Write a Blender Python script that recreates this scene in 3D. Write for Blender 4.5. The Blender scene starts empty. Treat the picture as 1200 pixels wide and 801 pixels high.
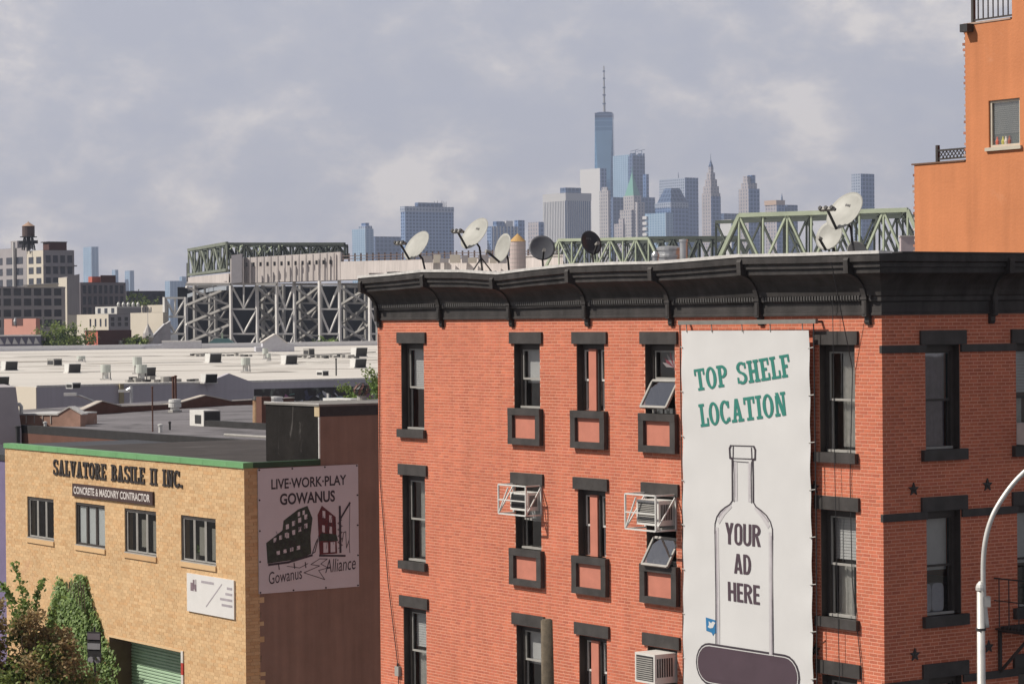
import bpy, math, random
from mathutils import Vector, Matrix
random.seed(7)
R_ = random.random
def U(a, b): return a + (b - a) * random.random()
scene = bpy.context.scene
col = scene.collection

# ------------------------------------------------------------------ camera
F_PX, ZC = 3050.0, 14.2
PITCH, ROLL = math.radians(-0.46), 0.009
CAMROT = Matrix.Rotation(math.pi / 2 + PITCH, 3, 'X') @ Matrix.Rotation(-ROLL, 3, 'Z')
cam_data = bpy.data.cameras.new('camera')
cam_data.sensor_width = 36.0
cam_data.lens = F_PX / 1200 * 36
cam_data.clip_start = 0.5
cam_data.clip_end = 30000
cam = bpy.data.objects.new('camera', cam_data)
cam.matrix_world = Matrix.Translation((0, 0, ZC)) @ CAMROT.to_4x4()
col.objects.link(cam)
scene.camera = cam

# ------------------------------------------------------------------ light
SUN = Vector((-1.124, -0.13, 1.12)).normalized()          # towards the sun
world = bpy.data.worlds.new('World')
scene.world = world
world.use_nodes = True
wn = world.node_tree
wn.nodes.clear()
def N(t, typ, **kw):
    n = t.nodes.new(typ)
    for k, v in kw.items(): setattr(n, k, v)
    return n
sky = N(wn, 'ShaderNodeTexSky', sky_type='NISHITA', sun_disc=False)
sky.sun_elevation = math.asin(SUN.z)
sky.sun_rotation = math.atan2(SUN.x, SUN.y)
sky.air_density, sky.dust_density, sky.ozone_density = 1.0, 2.5, 1.0
bg_sky = N(wn, 'ShaderNodeBackground'); bg_sky.inputs[1].default_value = 0.075
bg_cloud = N(wn, 'ShaderNodeBackground'); bg_cloud.inputs[1].default_value = 0.97
wtc = N(wn, 'ShaderNodeTexCoord')
wmap = N(wn, 'ShaderNodeMapping'); wmap.inputs['Scale'].default_value = (21.0, 21.0, 34.0)
wmap.inputs['Rotation'].default_value = (0, math.radians(-20), 0)
wno = N(wn, 'ShaderNodeTexNoise'); wno.inputs['Scale'].default_value = 1.0
wno.inputs['Detail'].default_value = 10; wno.inputs['Roughness'].default_value = 0.60
wno.inputs['Distortion'].default_value = 0.12
wr = N(wn, 'ShaderNodeValToRGB')
wr.color_ramp.elements[0].position = 0.39; wr.color_ramp.elements[0].color = (0.60, 0.60, 0.68, 1)
wr.color_ramp.elements[1].position = 0.65; wr.color_ramp.elements[1].color = (1.0, 0.92, 0.87, 1)
e = wr.color_ramp.elements.new(0.48); e.color = (0.65, 0.64, 0.70, 1)
e = wr.color_ramp.elements.new(0.56); e.color = (0.775, 0.735, 0.755, 1)
wmix = N(wn, 'ShaderNodeMixShader'); wmix.inputs[0].default_value = 0.80
wout = N(wn, 'ShaderNodeOutputWorld')
L = wn.links.new
L(sky.outputs[0], bg_sky.inputs[0])
L(wtc.outputs['Generated'], wmap.inputs[0]); L(wmap.outputs[0], wno.inputs['Vector'])
L(wno.outputs['Fac'], wr.inputs[0])
wsep = N(wn, 'ShaderNodeSeparateXYZ'); L(wtc.outputs['Generated'], wsep.inputs[0])
wel = N(wn, 'ShaderNodeMapRange')                       # sky dimmed above the frame to cut ambient light on shaded walls
wel.inputs[1].default_value = 0.12; wel.inputs[2].default_value = 0.55; wel.inputs[3].default_value = 1.0; wel.inputs[4].default_value = 0.27
L(wsep.outputs[2], wel.inputs[0]); wsc = N(wn, 'ShaderNodeVectorMath', operation='SCALE')
L(wr.outputs[0], wsc.inputs[0]); L(wel.outputs[0], wsc.inputs['Scale']); L(wsc.outputs[0], bg_cloud.inputs[0])
L(bg_sky.outputs[0], wmix.inputs[1]); L(bg_cloud.outputs[0], wmix.inputs[2]); L(wmix.outputs[0], wout.inputs[0])
sun_d = bpy.data.lights.new('sun', 'SUN')
sun_d.energy = 5.0; sun_d.angle = math.radians(0.6); sun_d.color = (1.0, 0.93, 0.83)
sun = bpy.data.objects.new('sun', sun_d)
sun.rotation_euler = SUN.to_track_quat('Z', 'Y').to_euler()
sun.location = (0, 0, 300)
col.objects.link(sun)
scene.view_settings.view_transform = 'Standard'
scene.view_settings.look = 'None'
scene.view_settings.exposure = 0.0
scene.view_settings.gamma = 1.0
scene.render.engine = 'CYCLES'
scene.cycles.volume_bounces = 0
scene.cycles.max_bounces = 6
scene.cycles.use_denoising = True

# ------------------------------------------------------------------ survey helpers
def ray(x, y): return CAMROT @ Vector(((x - 600) / F_PX, -(y - 400.5) / F_PX, -1.0))
def at(x, y, Y):
    d = ray(x, y); return Vector((0, 0, ZC)) + d * (Y / d.y)
def at_z(x, y, z):
    d = ray(x, y); return Vector((0, 0, ZC)) + d * ((z - ZC) / d.z)
TH = math.atan(2100 / 3050)
D1 = Vector((-math.sin(TH), math.cos(TH), 0)); D2 = Vector((math.cos(TH), math.sin(TH), 0))
RZ = math.atan2(-D1.y, -D1.x)      # street grid: local x = -D1, local y = D2

# ------------------------------------------------------------------ mesh helpers
class MB:
    def __init__(s): s.v = []; s.f = []
    def poly(s, pts):
        b = len(s.v); s.v += [tuple(p) for p in pts]; s.f.append(tuple(range(b, b + len(pts))))
    def hexa(s, c):
        b = len(s.v); s.v += [tuple(p) for p in c]
        s.f += [tuple(b + i for i in q) for q in ((0,3,2,1),(4,5,6,7),(0,1,5,4),(1,2,6,5),(2,3,7,6),(3,0,4,7))]
        return s
    def box(s, x0, y0, z0, x1, y1, z1):
        return s.hexa([(x0,y0,z0),(x1,y0,z0),(x1,y1,z0),(x0,y1,z0),(x0,y0,z1),(x1,y0,z1),(x1,y1,z1),(x0,y1,z1)])
    def prism(s, A, B):
        n = len(A); b = len(s.v); s.v += [tuple(p) for p in A] + [tuple(p) for p in B]
        s.f.append(tuple(range(b + n - 1, b - 1, -1))); s.f.append(tuple(range(b + n, b + 2 * n)))
        for i in range(n):
            j = (i + 1) % n; s.f.append((b + i, b + j, b + n + j, b + n + i))
        return s
    def tube(s, p0, p1, r0, r1=None, n=8):
        p0, p1 = Vector(p0), Vector(p1); r1 = r0 if r1 is None else r1
        d = (p1 - p0).normalized(); a = d.orthogonal().normalized(); c = d.cross(a)
        A = [p0 + (a * math.cos(2*math.pi*i/n) + c * math.sin(2*math.pi*i/n)) * r0 for i in range(n)]
        B = [p1 + (a * math.cos(2*math.pi*i/n) + c * math.sin(2*math.pi*i/n)) * r1 for i in range(n)]
        return s.prism(A, B)
    def path(s, pts, r, n=6):
        P = [Vector(p) for p in pts]; m = len(P); b = len(s.v); ref = None
        for i in range(m):
            d = (P[min(i+1, m-1)] - P[max(i-1, 0)]).normalized()
            a = d.orthogonal() if ref is None else ref - d*ref.dot(d)
            a.normalize(); ref = a; c = d.cross(a)
            s.v += [tuple(P[i] + (a*math.cos(2*math.pi*k/n) + c*math.sin(2*math.pi*k/n))*r) for k in range(n)]
        for i in range(m-1):
            for k in range(n): j = (k+1) % n; s.f.append((b+i*n+k, b+i*n+j, b+(i+1)*n+j, b+(i+1)*n+k))
        s.f.append(tuple(b+k for k in range(n-1,-1,-1))); s.f.append(tuple(b+(m-1)*n+k for k in range(n)))
        return s
    def bar(s, p0, p1, w, h, up=(0,0,1)):
        p0, p1 = Vector(p0), Vector(p1); d = (p1 - p0).normalized(); up = Vector(up)
        if abs(d.dot(up)) > .98: up = Vector((0,1,0))
        a = d.cross(up).normalized() * (w/2); c = a.cross(d).normalized() * (h/2)
        return s.hexa([p0-a-c, p0+a-c, p0+a+c, p0-a+c, p1-a-c, p1+a-c, p1+a+c, p1-a+c])
    def lathe(s, c, prof, n=16, ax=None):
        c = Vector(c); ax = Vector(ax).normalized() if ax else Vector((0,0,1))
        a = ax.orthogonal().normalized(); q = ax.cross(a); b = len(s.v)
        for r, z in prof:
            for i in range(n):
                t = 2*math.pi*i/n; s.v.append(tuple(c + ax*z + (a*math.cos(t) + q*math.sin(t))*r))
        for k in range(len(prof)-1):
            for i in range(n):
                j = (i+1) % n; s.f.append((b+k*n+i, b+k*n+j, b+(k+1)*n+j, b+(k+1)*n+i))
        return s
    def build(s, name, mat, parent=None, smooth=False):
        me = bpy.data.meshes.new(name); me.from_pydata(s.v, [], s.f)
        if smooth: me.polygons.foreach_set('use_smooth', [True]*len(me.polygons))
        if mat: me.materials.append(mat)
        return put(name, me, parent)
def put(name, me, parent=None):
    o = bpy.data.objects.new(name, me); col.objects.link(o); o.parent = parent
    return o
def tag(o, label=None, cat=None, group=None, kind=None):
    for k, v in (('label', label), ('category', cat), ('group', group), ('kind', kind)):
        if v: o[k] = v
    return o
def thing(name, label, cat, loc=(0,0,0), rz=0.0, group=None):
    o = bpy.data.objects.new(name, None); col.objects.link(o)
    o.location = loc; o.rotation_euler = (0, 0, rz); o.empty_display_size = .3
    return tag(o, label, cat, group)

# ------------------------------------------------------------------ materials
MATS = {}
def M(name, c, rough=.8, var=.12, scale=2.0, bump=0.0, bscale=30.0, metal=0.0, island=0.0, c2=None,
      streak=0.0, spec=.35, stain=None, stain_s=.6, stain_lo=.55, stain_v=None):
    if name in MATS: return MATS[name]
    m = bpy.data.materials.new(name); m.use_nodes = True; t = m.node_tree; t.nodes.clear()
    out = N(t, 'ShaderNodeOutputMaterial'); p = N(t, 'ShaderNodeBsdfPrincipled')
    t.links.new(p.outputs[0], out.inputs[0])
    p.inputs['Roughness'].default_value = rough; p.inputs['Metallic'].default_value = metal
    p.inputs['Specular IOR Level'].default_value = spec
    tc = N(t, 'ShaderNodeTexCoord'); no = N(t, 'ShaderNodeTexNoise')
    no.inputs['Scale'].default_value = scale; no.inputs['Detail'].default_value = 6
    no.inputs['Roughness'].default_value = .65
    t.links.new(tc.outputs['Object'], no.inputs['Vector'])
    mr = N(t, 'ShaderNodeMapRange'); mr.inputs[1].default_value = .25; mr.inputs[2].default_value = .75
    mr.inputs[3].default_value = 1-var; mr.inputs[4].default_value = 1+var
    t.links.new(no.outputs['Fac'], mr.inputs[0])
    fac = mr.outputs[0]
    base = None
    if island or c2:
        g = N(t, 'ShaderNodeNewGeometry'); oi = N(t, 'ShaderNodeObjectInfo')
        ad = N(t, 'ShaderNodeMath', operation='ADD'); fr = N(t, 'ShaderNodeMath', operation='FRACT')
        t.links.new(g.outputs['Random Per Island'], ad.inputs[0]); t.links.new(oi.outputs['Random'], ad.inputs[1])
        t.links.new(ad.outputs[0], fr.inputs[0])
        mr2 = N(t, 'ShaderNodeMapRange'); mr2.inputs[3].default_value = 1-island; mr2.inputs[4].default_value = 1+island
        wn_ = N(t, 'ShaderNodeTexWhiteNoise', noise_dimensions='1D'); t.links.new(fr.outputs[0], wn_.inputs['W'])
        t.links.new(wn_.outputs['Value'], mr2.inputs[0])
        mu = N(t, 'ShaderNodeMath', operation='MULTIPLY'); t.links.new(fac, mu.inputs[0]); t.links.new(mr2.outputs[0], mu.inputs[1])
        fac = mu.outputs[0]
        if c2:
            mx = N(t, 'ShaderNodeMixRGB'); mx.inputs[1].default_value = (*c, 1); mx.inputs[2].default_value = (*c2, 1)
            pw = N(t, 'ShaderNodeMath', operation='POWER'); pw.inputs[1].default_value = 2.2
            t.links.new(fr.outputs[0], pw.inputs[0]); t.links.new(pw.outputs[0], mx.inputs[0]); base = mx.outputs[0]
    if streak:
        mp = N(t, 'ShaderNodeMapping'); mp.inputs['Scale'].default_value = (3.5, 3.5, .22)
        t.links.new(tc.outputs['Object'], mp.inputs[0]); n2 = N(t, 'ShaderNodeTexNoise'); n2.inputs['Scale'].default_value = 1
        n2.inputs['Detail'].default_value = 5; t.links.new(mp.outputs[0], n2.inputs['Vector'])
        m3 = N(t, 'ShaderNodeMapRange'); m3.inputs[1].default_value = .3; m3.inputs[2].default_value = .7
        m3.inputs[3].default_value = 1-streak; m3.inputs[4].default_value = 1+streak*.6
        t.links.new(n2.outputs['Fac'], m3.inputs[0])
        mu = N(t, 'ShaderNodeMath', operation='MULTIPLY'); t.links.new(fac, mu.inputs[0]); t.links.new(m3.outputs[0], mu.inputs[1]); fac = mu.outputs[0]
    sc = N(t, 'ShaderNodeVectorMath', operation='SCALE')
    if base: t.links.new(base, sc.inputs[0])
    else: sc.inputs[0].default_value = c
    t.links.new(fac, sc.inputs['Scale'])
    final = sc.outputs[0]
    if stain:
        n4 = N(t, 'ShaderNodeTexNoise'); n4.inputs['Scale'].default_value = stain_s; n4.inputs['Detail'].default_value = 8
        n4.inputs['Roughness'].default_value = .7; n4.inputs['Distortion'].default_value = .6
        if stain_v:
            mv = N(t, 'ShaderNodeMapping'); mv.inputs['Scale'].default_value = stain_v
            t.links.new(tc.outputs['Object'], mv.inputs[0]); t.links.new(mv.outputs[0], n4.inputs['Vector'])
        else: t.links.new(tc.outputs['Object'], n4.inputs['Vector'])
        m4 = N(t, 'ShaderNodeMapRange'); m4.inputs[1].default_value = stain_lo; m4.inputs[2].default_value = stain_lo + .16
        t.links.new(n4.outputs['Fac'], m4.inputs[0])
        mx = N(t, 'ShaderNodeMixRGB'); mx.inputs[2].default_value = (*stain, 1)
        t.links.new(m4.outputs[0], mx.inputs[0]); t.links.new(final, mx.inputs[1]); final = mx.outputs[0]
    t.links.new(final, p.inputs['Base Color'])
    if bump:
        nb = N(t, 'ShaderNodeTexNoise'); nb.inputs['Scale'].default_value = bscale; nb.inputs['Detail'].default_value = 4
        t.links.new(tc.outputs['Object'], nb.inputs['Vector'])
        b = N(t, 'ShaderNodeBump'); b.inputs['Strength'].default_value = bump; b.inputs['Distance'].default_value = .02
        t.links.new(nb.outputs['Fac'], b.inputs['Height']); t.links.new(b.outputs[0], p.inputs['Normal'])
    MATS[name] = m
    return m
def glass_mat(name, tint=(.7,.74,.76), refl=.22):
    m = bpy.data.materials.new(name); m.use_nodes = True; t = m.node_tree; t.nodes.clear()
    out = N(t, 'ShaderNodeOutputMaterial'); mx = N(t, 'ShaderNodeMixShader')
    tr = N(t, 'ShaderNodeBsdfTransparent'); tr.inputs[0].default_value = (*tint, 1)
    gl = N(t, 'ShaderNodeBsdfGlossy'); gl.inputs['Roughness'].default_value = .03
    lw = N(t, 'ShaderNodeLayerWeight'); lw.inputs[0].default_value = .5; fr = N(t, 'ShaderNodeMath', operation='POWER'); fr.inputs[1].default_value = 4.0; t.links.new(lw.outputs['Facing'], fr.inputs[0])
    ad = N(t, 'ShaderNodeMath', operation='ADD', use_clamp=True); ad.inputs[1].default_value = refl
    tc = N(t, 'ShaderNodeTexCoord'); nb = N(t, 'ShaderNodeTexNoise'); nb.inputs['Scale'].default_value = 1.3
    b = N(t, 'ShaderNodeBump'); b.inputs['Strength'].default_value = .08; b.inputs['Distance'].default_value = .05
    t.links.new(tc.outputs['Object'], nb.inputs['Vector']); t.links.new(nb.outputs['Fac'], b.inputs['Height'])
    t.links.new(b.outputs[0], gl.inputs['Normal'])
    t.links.new(fr.outputs[0], ad.inputs[0]); t.links.new(ad.outputs[0], mx.inputs[0])
    t.links.new(tr.outputs[0], mx.inputs[1]); t.links.new(gl.outputs[0], mx.inputs[2]); t.links.new(mx.outputs[0], out.inputs[0])
    return m
def facade_mat(name, wall, pane, px=4.0, pz=4.0, wx=.55, wz=.6, rough=.35, metal=0.0, var=.1):
    """curtain wall too far away to pick panes apart: grid of panes by object position"""
    m = bpy.data.materials.new(name); m.use_nodes = True; t = m.node_tree; t.nodes.clear()
    out = N(t, 'ShaderNodeOutputMaterial'); p = N(t, 'ShaderNodeBsdfPrincipled'); t.links.new(p.outputs[0], out.inputs[0])
    tc = N(t, 'ShaderNodeTexCoord'); sp = N(t, 'ShaderNodeSeparateXYZ'); t.links.new(tc.outputs['Object'], sp.inputs[0])
    sub = N(t, 'ShaderNodeMath', operation='SUBTRACT'); t.links.new(sp.outputs[0], sub.inputs[0]); t.links.new(sp.outputs[1], sub.inputs[1])
    def band(src, per, w):
        d = N(t, 'ShaderNodeMath', operation='DIVIDE'); d.inputs[1].default_value = per; t.links.new(src, d.inputs[0])
        f = N(t, 'ShaderNodeMath', operation='FRACT'); t.links.new(d.outputs[0], f.inputs[0])
        g = N(t, 'ShaderNodeMath', operation='LESS_THAN'); g.inputs[1].default_value = w; t.links.new(f.outputs[0], g.inputs[0])
        return g.outputs[0]
    mu = N(t, 'ShaderNodeMath', operation='MULTIPLY'); t.links.new(band(sub.outputs[0], px, wx), mu.inputs[0]); t.links.new(band(sp.outputs[2], pz, wz), mu.inputs[1])
    no = N(t, 'ShaderNodeTexNoise'); no.inputs['Scale'].default_value = .02; no.inputs['Detail'].default_value = 5
    t.links.new(tc.outputs['Object'], no.inputs['Vector'])
    mr = N(t, 'ShaderNodeMapRange'); mr.inputs[1].default_value = .3; mr.inputs[2].default_value = .7
    mr.inputs[3].default_value = 1-var; mr.inputs[4].default_value = 1+var; t.links.new(no.outputs['Fac'], mr.inputs[0])
    mx = N(t, 'ShaderNodeMixRGB'); mx.inputs[1].default_value = (*wall, 1); mx.inputs[2].default_value = (*pane, 1)
    t.links.new(mu.outputs[0], mx.inputs[0])
    sc = N(t, 'ShaderNodeVectorMath', operation='SCALE'); t.links.new(mx.outputs[0], sc.inputs[0]); t.links.new(mr.outputs[0], sc.inputs['Scale'])
    t.links.new(sc.outputs[0], p.inputs['Base Color'])
    p.inputs['Roughness'].default_value = rough; p.inputs['Metallic'].default_value = metal; p.inputs['Specular IOR Level'].default_value = .3
    return m
BRICK = M('red_brick', (.54,.160,.088), .85, .13, .33, .2, 60, island=.11, c2=(.49,.138,.083), streak=.12, stain=(.60,.235,.16), stain_s=.22, stain_lo=.60)
MORTAR = M('pale_mortar', (.68,.335,.235), .9, .18, .5, .2, 80)
BLACKP = M('black_paint', (.054,.049,.047), .55, .3, 3, .15, 25, streak=.2)
CORN = M('cornice_paint', (.042,.038,.037), .6, .4, 1.6, .5, 9, streak=.4, stain=(.10,.09,.085), stain_s=1.6, stain_lo=.66)
FRAMEB = M('brown_frame', (.055,.047,.043), .5, .2, 4)
FRAMEG = M('grey_frame', (.33,.32,.30), .5, .15, 4)
FRAMEW = M('white_frame', (.62,.60,.57), .5, .12, 4)
STUCCO = M('salmon_stucco', (.50,.19,.135), .85, .12, 3, .15, 40)
GLASS = glass_mat('window_glass', (.76,.78,.79), .20); GLASSR = glass_mat('tilted_glass', (.5,.55,.6), .55)
GLASSD = glass_mat('dark_window_glass', (.6,.62,.64), .08)
CURTAIN = M('curtain_cloth', (.70,.67,.62), .95, .2, 9)
BLIND = M('window_blind', (.74,.72,.70), .8, .08, 4)
ROOMDARK = M('dim_room', (.20,.19,.18), .9, .4, 1.5)
FLASH = M('roof_edge_metal', (.66,.645,.62), .45, .25, 6, metal=.3)
TAR = M('tar_roof', (.050,.042,.040), .9, .35, .8, .3, 10, stain=(.10,.09,.088), stain_s=.5, stain_lo=.56, stain_v=(1.6,.5,1))
GREYROOF = M('grey_membrane_roof', (.17,.16,.17), .85, .35, .35, .2, 6, stain=(.05,.048,.05), stain_s=.28, stain_lo=.52)
WHITEROOF = M('white_roof', (.585,.555,.515), .85, .10, .09, .05, 3, stain=(.43,.40,.36), stain_s=.06, stain_lo=.60)
WHITEM = M('white_metal', (.62,.62,.60), .4, .12, 4)
GALV = M('galvanised', (.52,.53,.54), .35, .2, 5, metal=.7)
DARKM = M('dark_metal', (.04,.04,.042), .5, .25, 6)
ACCASE = M('ac_case', (.66,.65,.62), .45, .1, 5)
CONC = M('viaduct_concrete', (.53,.485,.465), .85, .14, .12, streak=.2)
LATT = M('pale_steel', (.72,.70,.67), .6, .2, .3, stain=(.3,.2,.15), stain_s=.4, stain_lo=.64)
GREENST = M('green_steel', (.37,.42,.31), .6, .18, .5, stain=(.25,.24,.18), stain_s=.6, stain_lo=.62)
DGREEN = M('dark_green_steel', (.075,.09,.078), .65, .25, .4)
DISHW = M('dish_paint', (.35,.35,.325), .5, .16, 4)
DISH_SHADE = M('dish_shade', (.12,.125,.14), .4, .25, 3)  # darker copy of the dish paint, standing in for shade in the hollow
WOODP = M('weathered_wood', (.13,.105,.075), .9, .35, 8, .4, 30, streak=.4)
PANE = M('far_pane', (.035,.04,.055), .15, .3, .5, spec=.5)
ORANGE = M('orange_stucco', (.56,.215,.095), .9, .13, .45, .35, 14, streak=.10, stain=(.58,.27,.15), stain_s=.5, stain_lo=.6)
LEAFG = M('leaf_green', (.20,.25,.085), .6, .2, 2, island=.45, c2=(.045,.085,.03))
LEAFB = M('leaf_brown', (.33,.23,.125), .65, .2, 2, island=.45, c2=(.24,.23,.10))
LEAFV = M('leaf_ivy', (.20,.28,.085), .55, .2, 2, island=.4, c2=(.10,.17,.06))
LEAFD = M('leaf_dark', (.05,.075,.035), .7, .2, 1, island=.4, c2=(.03,.05,.025))
def leafy(m, c):
    t = m.node_tree; out = next(n for n in t.nodes if n.type == 'OUTPUT_MATERIAL'); p = next(n for n in t.nodes if n.type == 'BSDF_PRINCIPLED')
    tr = N(t, 'ShaderNodeBsdfTranslucent'); tr.inputs[0].default_value = (*c, 1); mx = N(t, 'ShaderNodeMixShader'); mx.inputs[0].default_value = .34
    t.links.new(p.outputs[0], mx.inputs[1]); t.links.new(tr.outputs[0], mx.inputs[2]); t.links.new(mx.outputs[0], out.inputs[0])
leafy(LEAFG, (.30,.38,.10)); leafy(LEAFB, (.42,.30,.14)); leafy(LEAFV, (.32,.46,.12)); leafy(LEAFD, (.12,.17,.06))
BARK = M('bark', (.10,.075,.055), .9, .3, 6, .4, 20)

# ------------------------------------------------------------------ lettering
def text2d(s, bold=0.0):
    cu = bpy.data.curves.new('lettering', 'FONT'); cu.body = s; cu.size = 1; cu.offset = bold; cu.resolution_u = 4
    ob = bpy.data.objects.new('lettering', cu); col.objects.link(ob)
    dg = bpy.context.evaluated_depsgraph_get()
    me = bpy.data.meshes.new_from_object(ob.evaluated_get(dg))
    v = [(p.co.x, p.co.y) for p in me.vertices]; f = [tuple(p.vertices) for p in me.polygons]
    bpy.data.objects.remove(ob); bpy.data.curves.remove(cu); bpy.data.meshes.remove(me)
    x0, x1 = min(p[0] for p in v), max(p[0] for p in v); y0, y1 = min(p[1] for p in v), max(p[1] for p in v)
    return [((a-x0)/(x1-x0), (b-y0)/(y1-y0)) for a, b in v], f
T_LIVE, T_GOW = text2d('LIVE\u00b7WORK\u00b7PLAY', .02), text2d('GOWANUS', .028)
T_CONC = text2d('CONCRETE & MASONRY CONTRACTOR', .022)
T_HG, T_HA = text2d('Gowanus', .0), text2d('Alliance', .0)
def lay_text(name, t2, mat, parent, pos, a0, a1, z0, h, slope=0.0, lean=0.0, d=-.005):
    """pos(a, z, d) -> local point; a runs to the reader's right"""
    v, f = t2; w = a1 - a0; mb = MB()
    mb.v = [tuple(pos(a0 + x*w + lean*y*h, z0 + y*h + slope*x*w, d)) for x, y in v]; mb.f = list(f)
    return mb.build(name, mat, parent)
def ring(cx, cy, rx, ry, tx, ty, a0, a1, n=14):
    """thick arc as quads"""
    out = []
    for i in range(n):
        q = []
        for k, s in ((i, 1), (i+1, 1), (i+1, 0), (i, 0)):
            t = math.radians(a0 + (a1-a0)*k/n)
            q.append((cx + (rx - (0 if s else tx))*math.cos(t), cy + (ry - (0 if s else ty))*math.sin(t)))
        out.append(q)
    return out
def rect(a, b, c, d): return [(a,b),(c,b),(c,d),(a,d)]
SW, SH = .18, .12
def slab(ch):
    st = lambda x: [rect(x, 0, x+SW, 1)]
    ser = lambda x, y: [rect(x-.07, y, x+SW+.07, y+SH)]
    if ch == 'T': return .62, [rect(0,1-SH,.62,1), rect(.22,SH,.40,1-SH), rect(.12,0,.50,SH), rect(0,.70,.1,1-SH), rect(.52,.70,.62,1-SH)]
    if ch == 'H': return .66, [rect(.07,SH,.25,1-SH), rect(.41,SH,.59,1-SH), rect(.25,.43,.41,.57)] + sum([[rect(x,y,x+.30,y+SH)] for x in (0,.36) for y in (0,1-SH)], [])
    if ch == 'E': return .56, [rect(.07,SH,.25,1-SH), rect(0,0,.54,SH), rect(0,1-SH,.54,1), rect(.25,.44,.40,.57), rect(.44,SH,.54,.32), rect(.44,.68,.54,1-SH)]
    if ch == 'F': return .54, [rect(.07,SH,.25,1-SH), rect(0,0,.34,SH), rect(0,1-SH,.54,1), rect(.25,.42,.40,.56), rect(.44,.66,.54,1-SH)]
    if ch == 'L': return .54, [rect(.07,SH,.25,1-SH), rect(0,0,.54,SH), rect(0,1-SH,.34,1), rect(.44,SH,.54,.36)]
    if ch == 'I': return .34, [rect(.08,SH,.26,1-SH), rect(0,0,.34,SH), rect(0,1-SH,.34,1)]
    if ch == 'P': return .58, [rect(.07,SH,.25,1-SH), rect(0,0,.34,SH), rect(0,1-SH,.27,1)] + ring(.27,.70,.31,.30,.17,.12,-90,90)
    if ch == 'R': return .62, [rect(.07,SH,.25,1-SH), rect(0,0,.32,SH), rect(0,1-SH,.27,1)] + ring(.27,.72,.30,.28,.17,.12,-90,90) + [[(.28,.46),(.44,.46),(.60,.10),(.43,.10)], rect(.42,0,.64,.10)]
    if ch == 'B': return .60, [rect(.07,SH,.25,1-SH), rect(0,0,.29,SH), rect(0,1-SH,.29,1)] + ring(.29,.74,.27,.26,.16,.11,-90,90) + ring(.29,.27,.31,.27,.17,.11,-90,90)
    if ch == 'O': return .62, ring(.31,.5,.31,.51,.18,.12,0,360,24)
    if ch == 'C': return .60, ring(.31,.5,.31,.51,.18,.12,42,318,22) + [rect(.46,.66,.57,.96), rect(.47,.08,.57,.26)]
    if ch == 'S': return .56, ring(.28,.735,.27,.275,.16,.12,35,270,14) + ring(.28,.265,.28,.275,.17,.12,90,-145,14) + [rect(.44,.68,.54,.95), rect(.0,.05,.1,.32)]
    if ch == 'A': return .70, [[(.10,SH),(.25,SH),(.40,1),(.26,1)], [(.42,SH),(.60,SH),(.44,1),(.30,1)], rect(.24,.28,.46,.40), rect(0,0,.30,SH), rect(.37,0,.70,SH)]
    if ch == 'V': return .66, [[(.26,0),(.38,0),(.24,1-SH),(.07,1-SH)], [(.30,0),(.42,0),(.60,1-SH),(.45,1-SH)], rect(0,1-SH,.30,1), rect(.38,1-SH,.66,1)]
    if ch == 'N': return .68, [rect(.07,SH,.21,1-SH), rect(.47,0,.61,1-SH), [(.10,1),(.28,1),(.58,0),(.40,0)], rect(0,0,.29,SH), rect(.39,1-SH,.68,1)]
    if ch == '.': return .22, [rect(.02,0,.20,.19)]
    return .44, []
def slab_word(s, gap=.05):
    out = []; x = 0
    for ch in s:
        w, ps = slab(ch)
        out.append((ch, [[(a+x, b) for a, b in p] for p in ps])); x += w + gap
    tot = x - gap
    return [(ch, [[(a/tot, b) for a, b in p] for p in ps]) for ch, ps in out if ps]
def lay_slab(s, mat, parent, pos, a0, a1, z0, h, slope=0.0, lean=0.0, d0=-.004, thick=0.0):
    w = a1 - a0
    for ch, ps in slab_word(s):
        mb = MB()
        for i, p in enumerate(ps):
            dd = d0 - thick - (i % 9)*.0006
            F = [pos(a0 + x*w + lean*y*h, z0 + y*h + slope*x*w, dd) for x, y in p]
            if thick: mb.prism(F, [pos(a0 + x*w + lean*y*h, z0 + y*h + slope*x*w, d0 + .001) for x, y in p])
            else: mb.poly(F)
        mb.build('letter', mat, parent)
def sans(ch):
    if ch == 'Y': return .60, [[(0,1),(.20,1),(.40,.42),(.20,.42)], [(.40,1),(.60,1),(.40,.42),(.22,.42)], rect(.20,0,.40,.42)]
    if ch == 'O': return .56, ring(.28,.24,.28,.25,.18,.12,180,360,10) + ring(.28,.76,.28,.25,.18,.12,0,180,10) + [rect(0,.24,.18,.76), rect(.38,.24,.56,.76)]
    if ch == 'U': return .56, ring(.28,.24,.28,.25,.18,.12,180,360,10) + [rect(0,.24,.18,1), rect(.38,.24,.56,1)]
    if ch == 'R': return .58, [rect(0,0,.19,1), [(.22,.46),(.40,.46),(.58,0),(.38,0)]] + ring(.24,.73,.32,.27,.18,.13,-90,90,10) + [rect(.19,.87,.24,1), rect(.19,.46,.24,.59)]
    if ch == 'A': return .62, [[(0,0),(.20,0),(.36,1),(.20,1)], [(.42,0),(.62,0),(.42,1),(.26,1)], rect(.18,.18,.44,.32)]
    if ch == 'D': return .56, [rect(0,0,.19,1), rect(.19,.86,.26,1), rect(.19,0,.26,.14)] + ring(.26,.5,.30,.5,.19,.14,-90,90,14)
    if ch == 'H': return .58, [rect(0,0,.19,1), rect(.39,0,.58,1), rect(.19,.42,.39,.58)]
    if ch == 'E': return .44, [rect(0,0,.19,1), rect(.19,.86,.44,1), rect(.19,0,.44,.14), rect(.19,.44,.40,.57)]
    return .3, []
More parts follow.
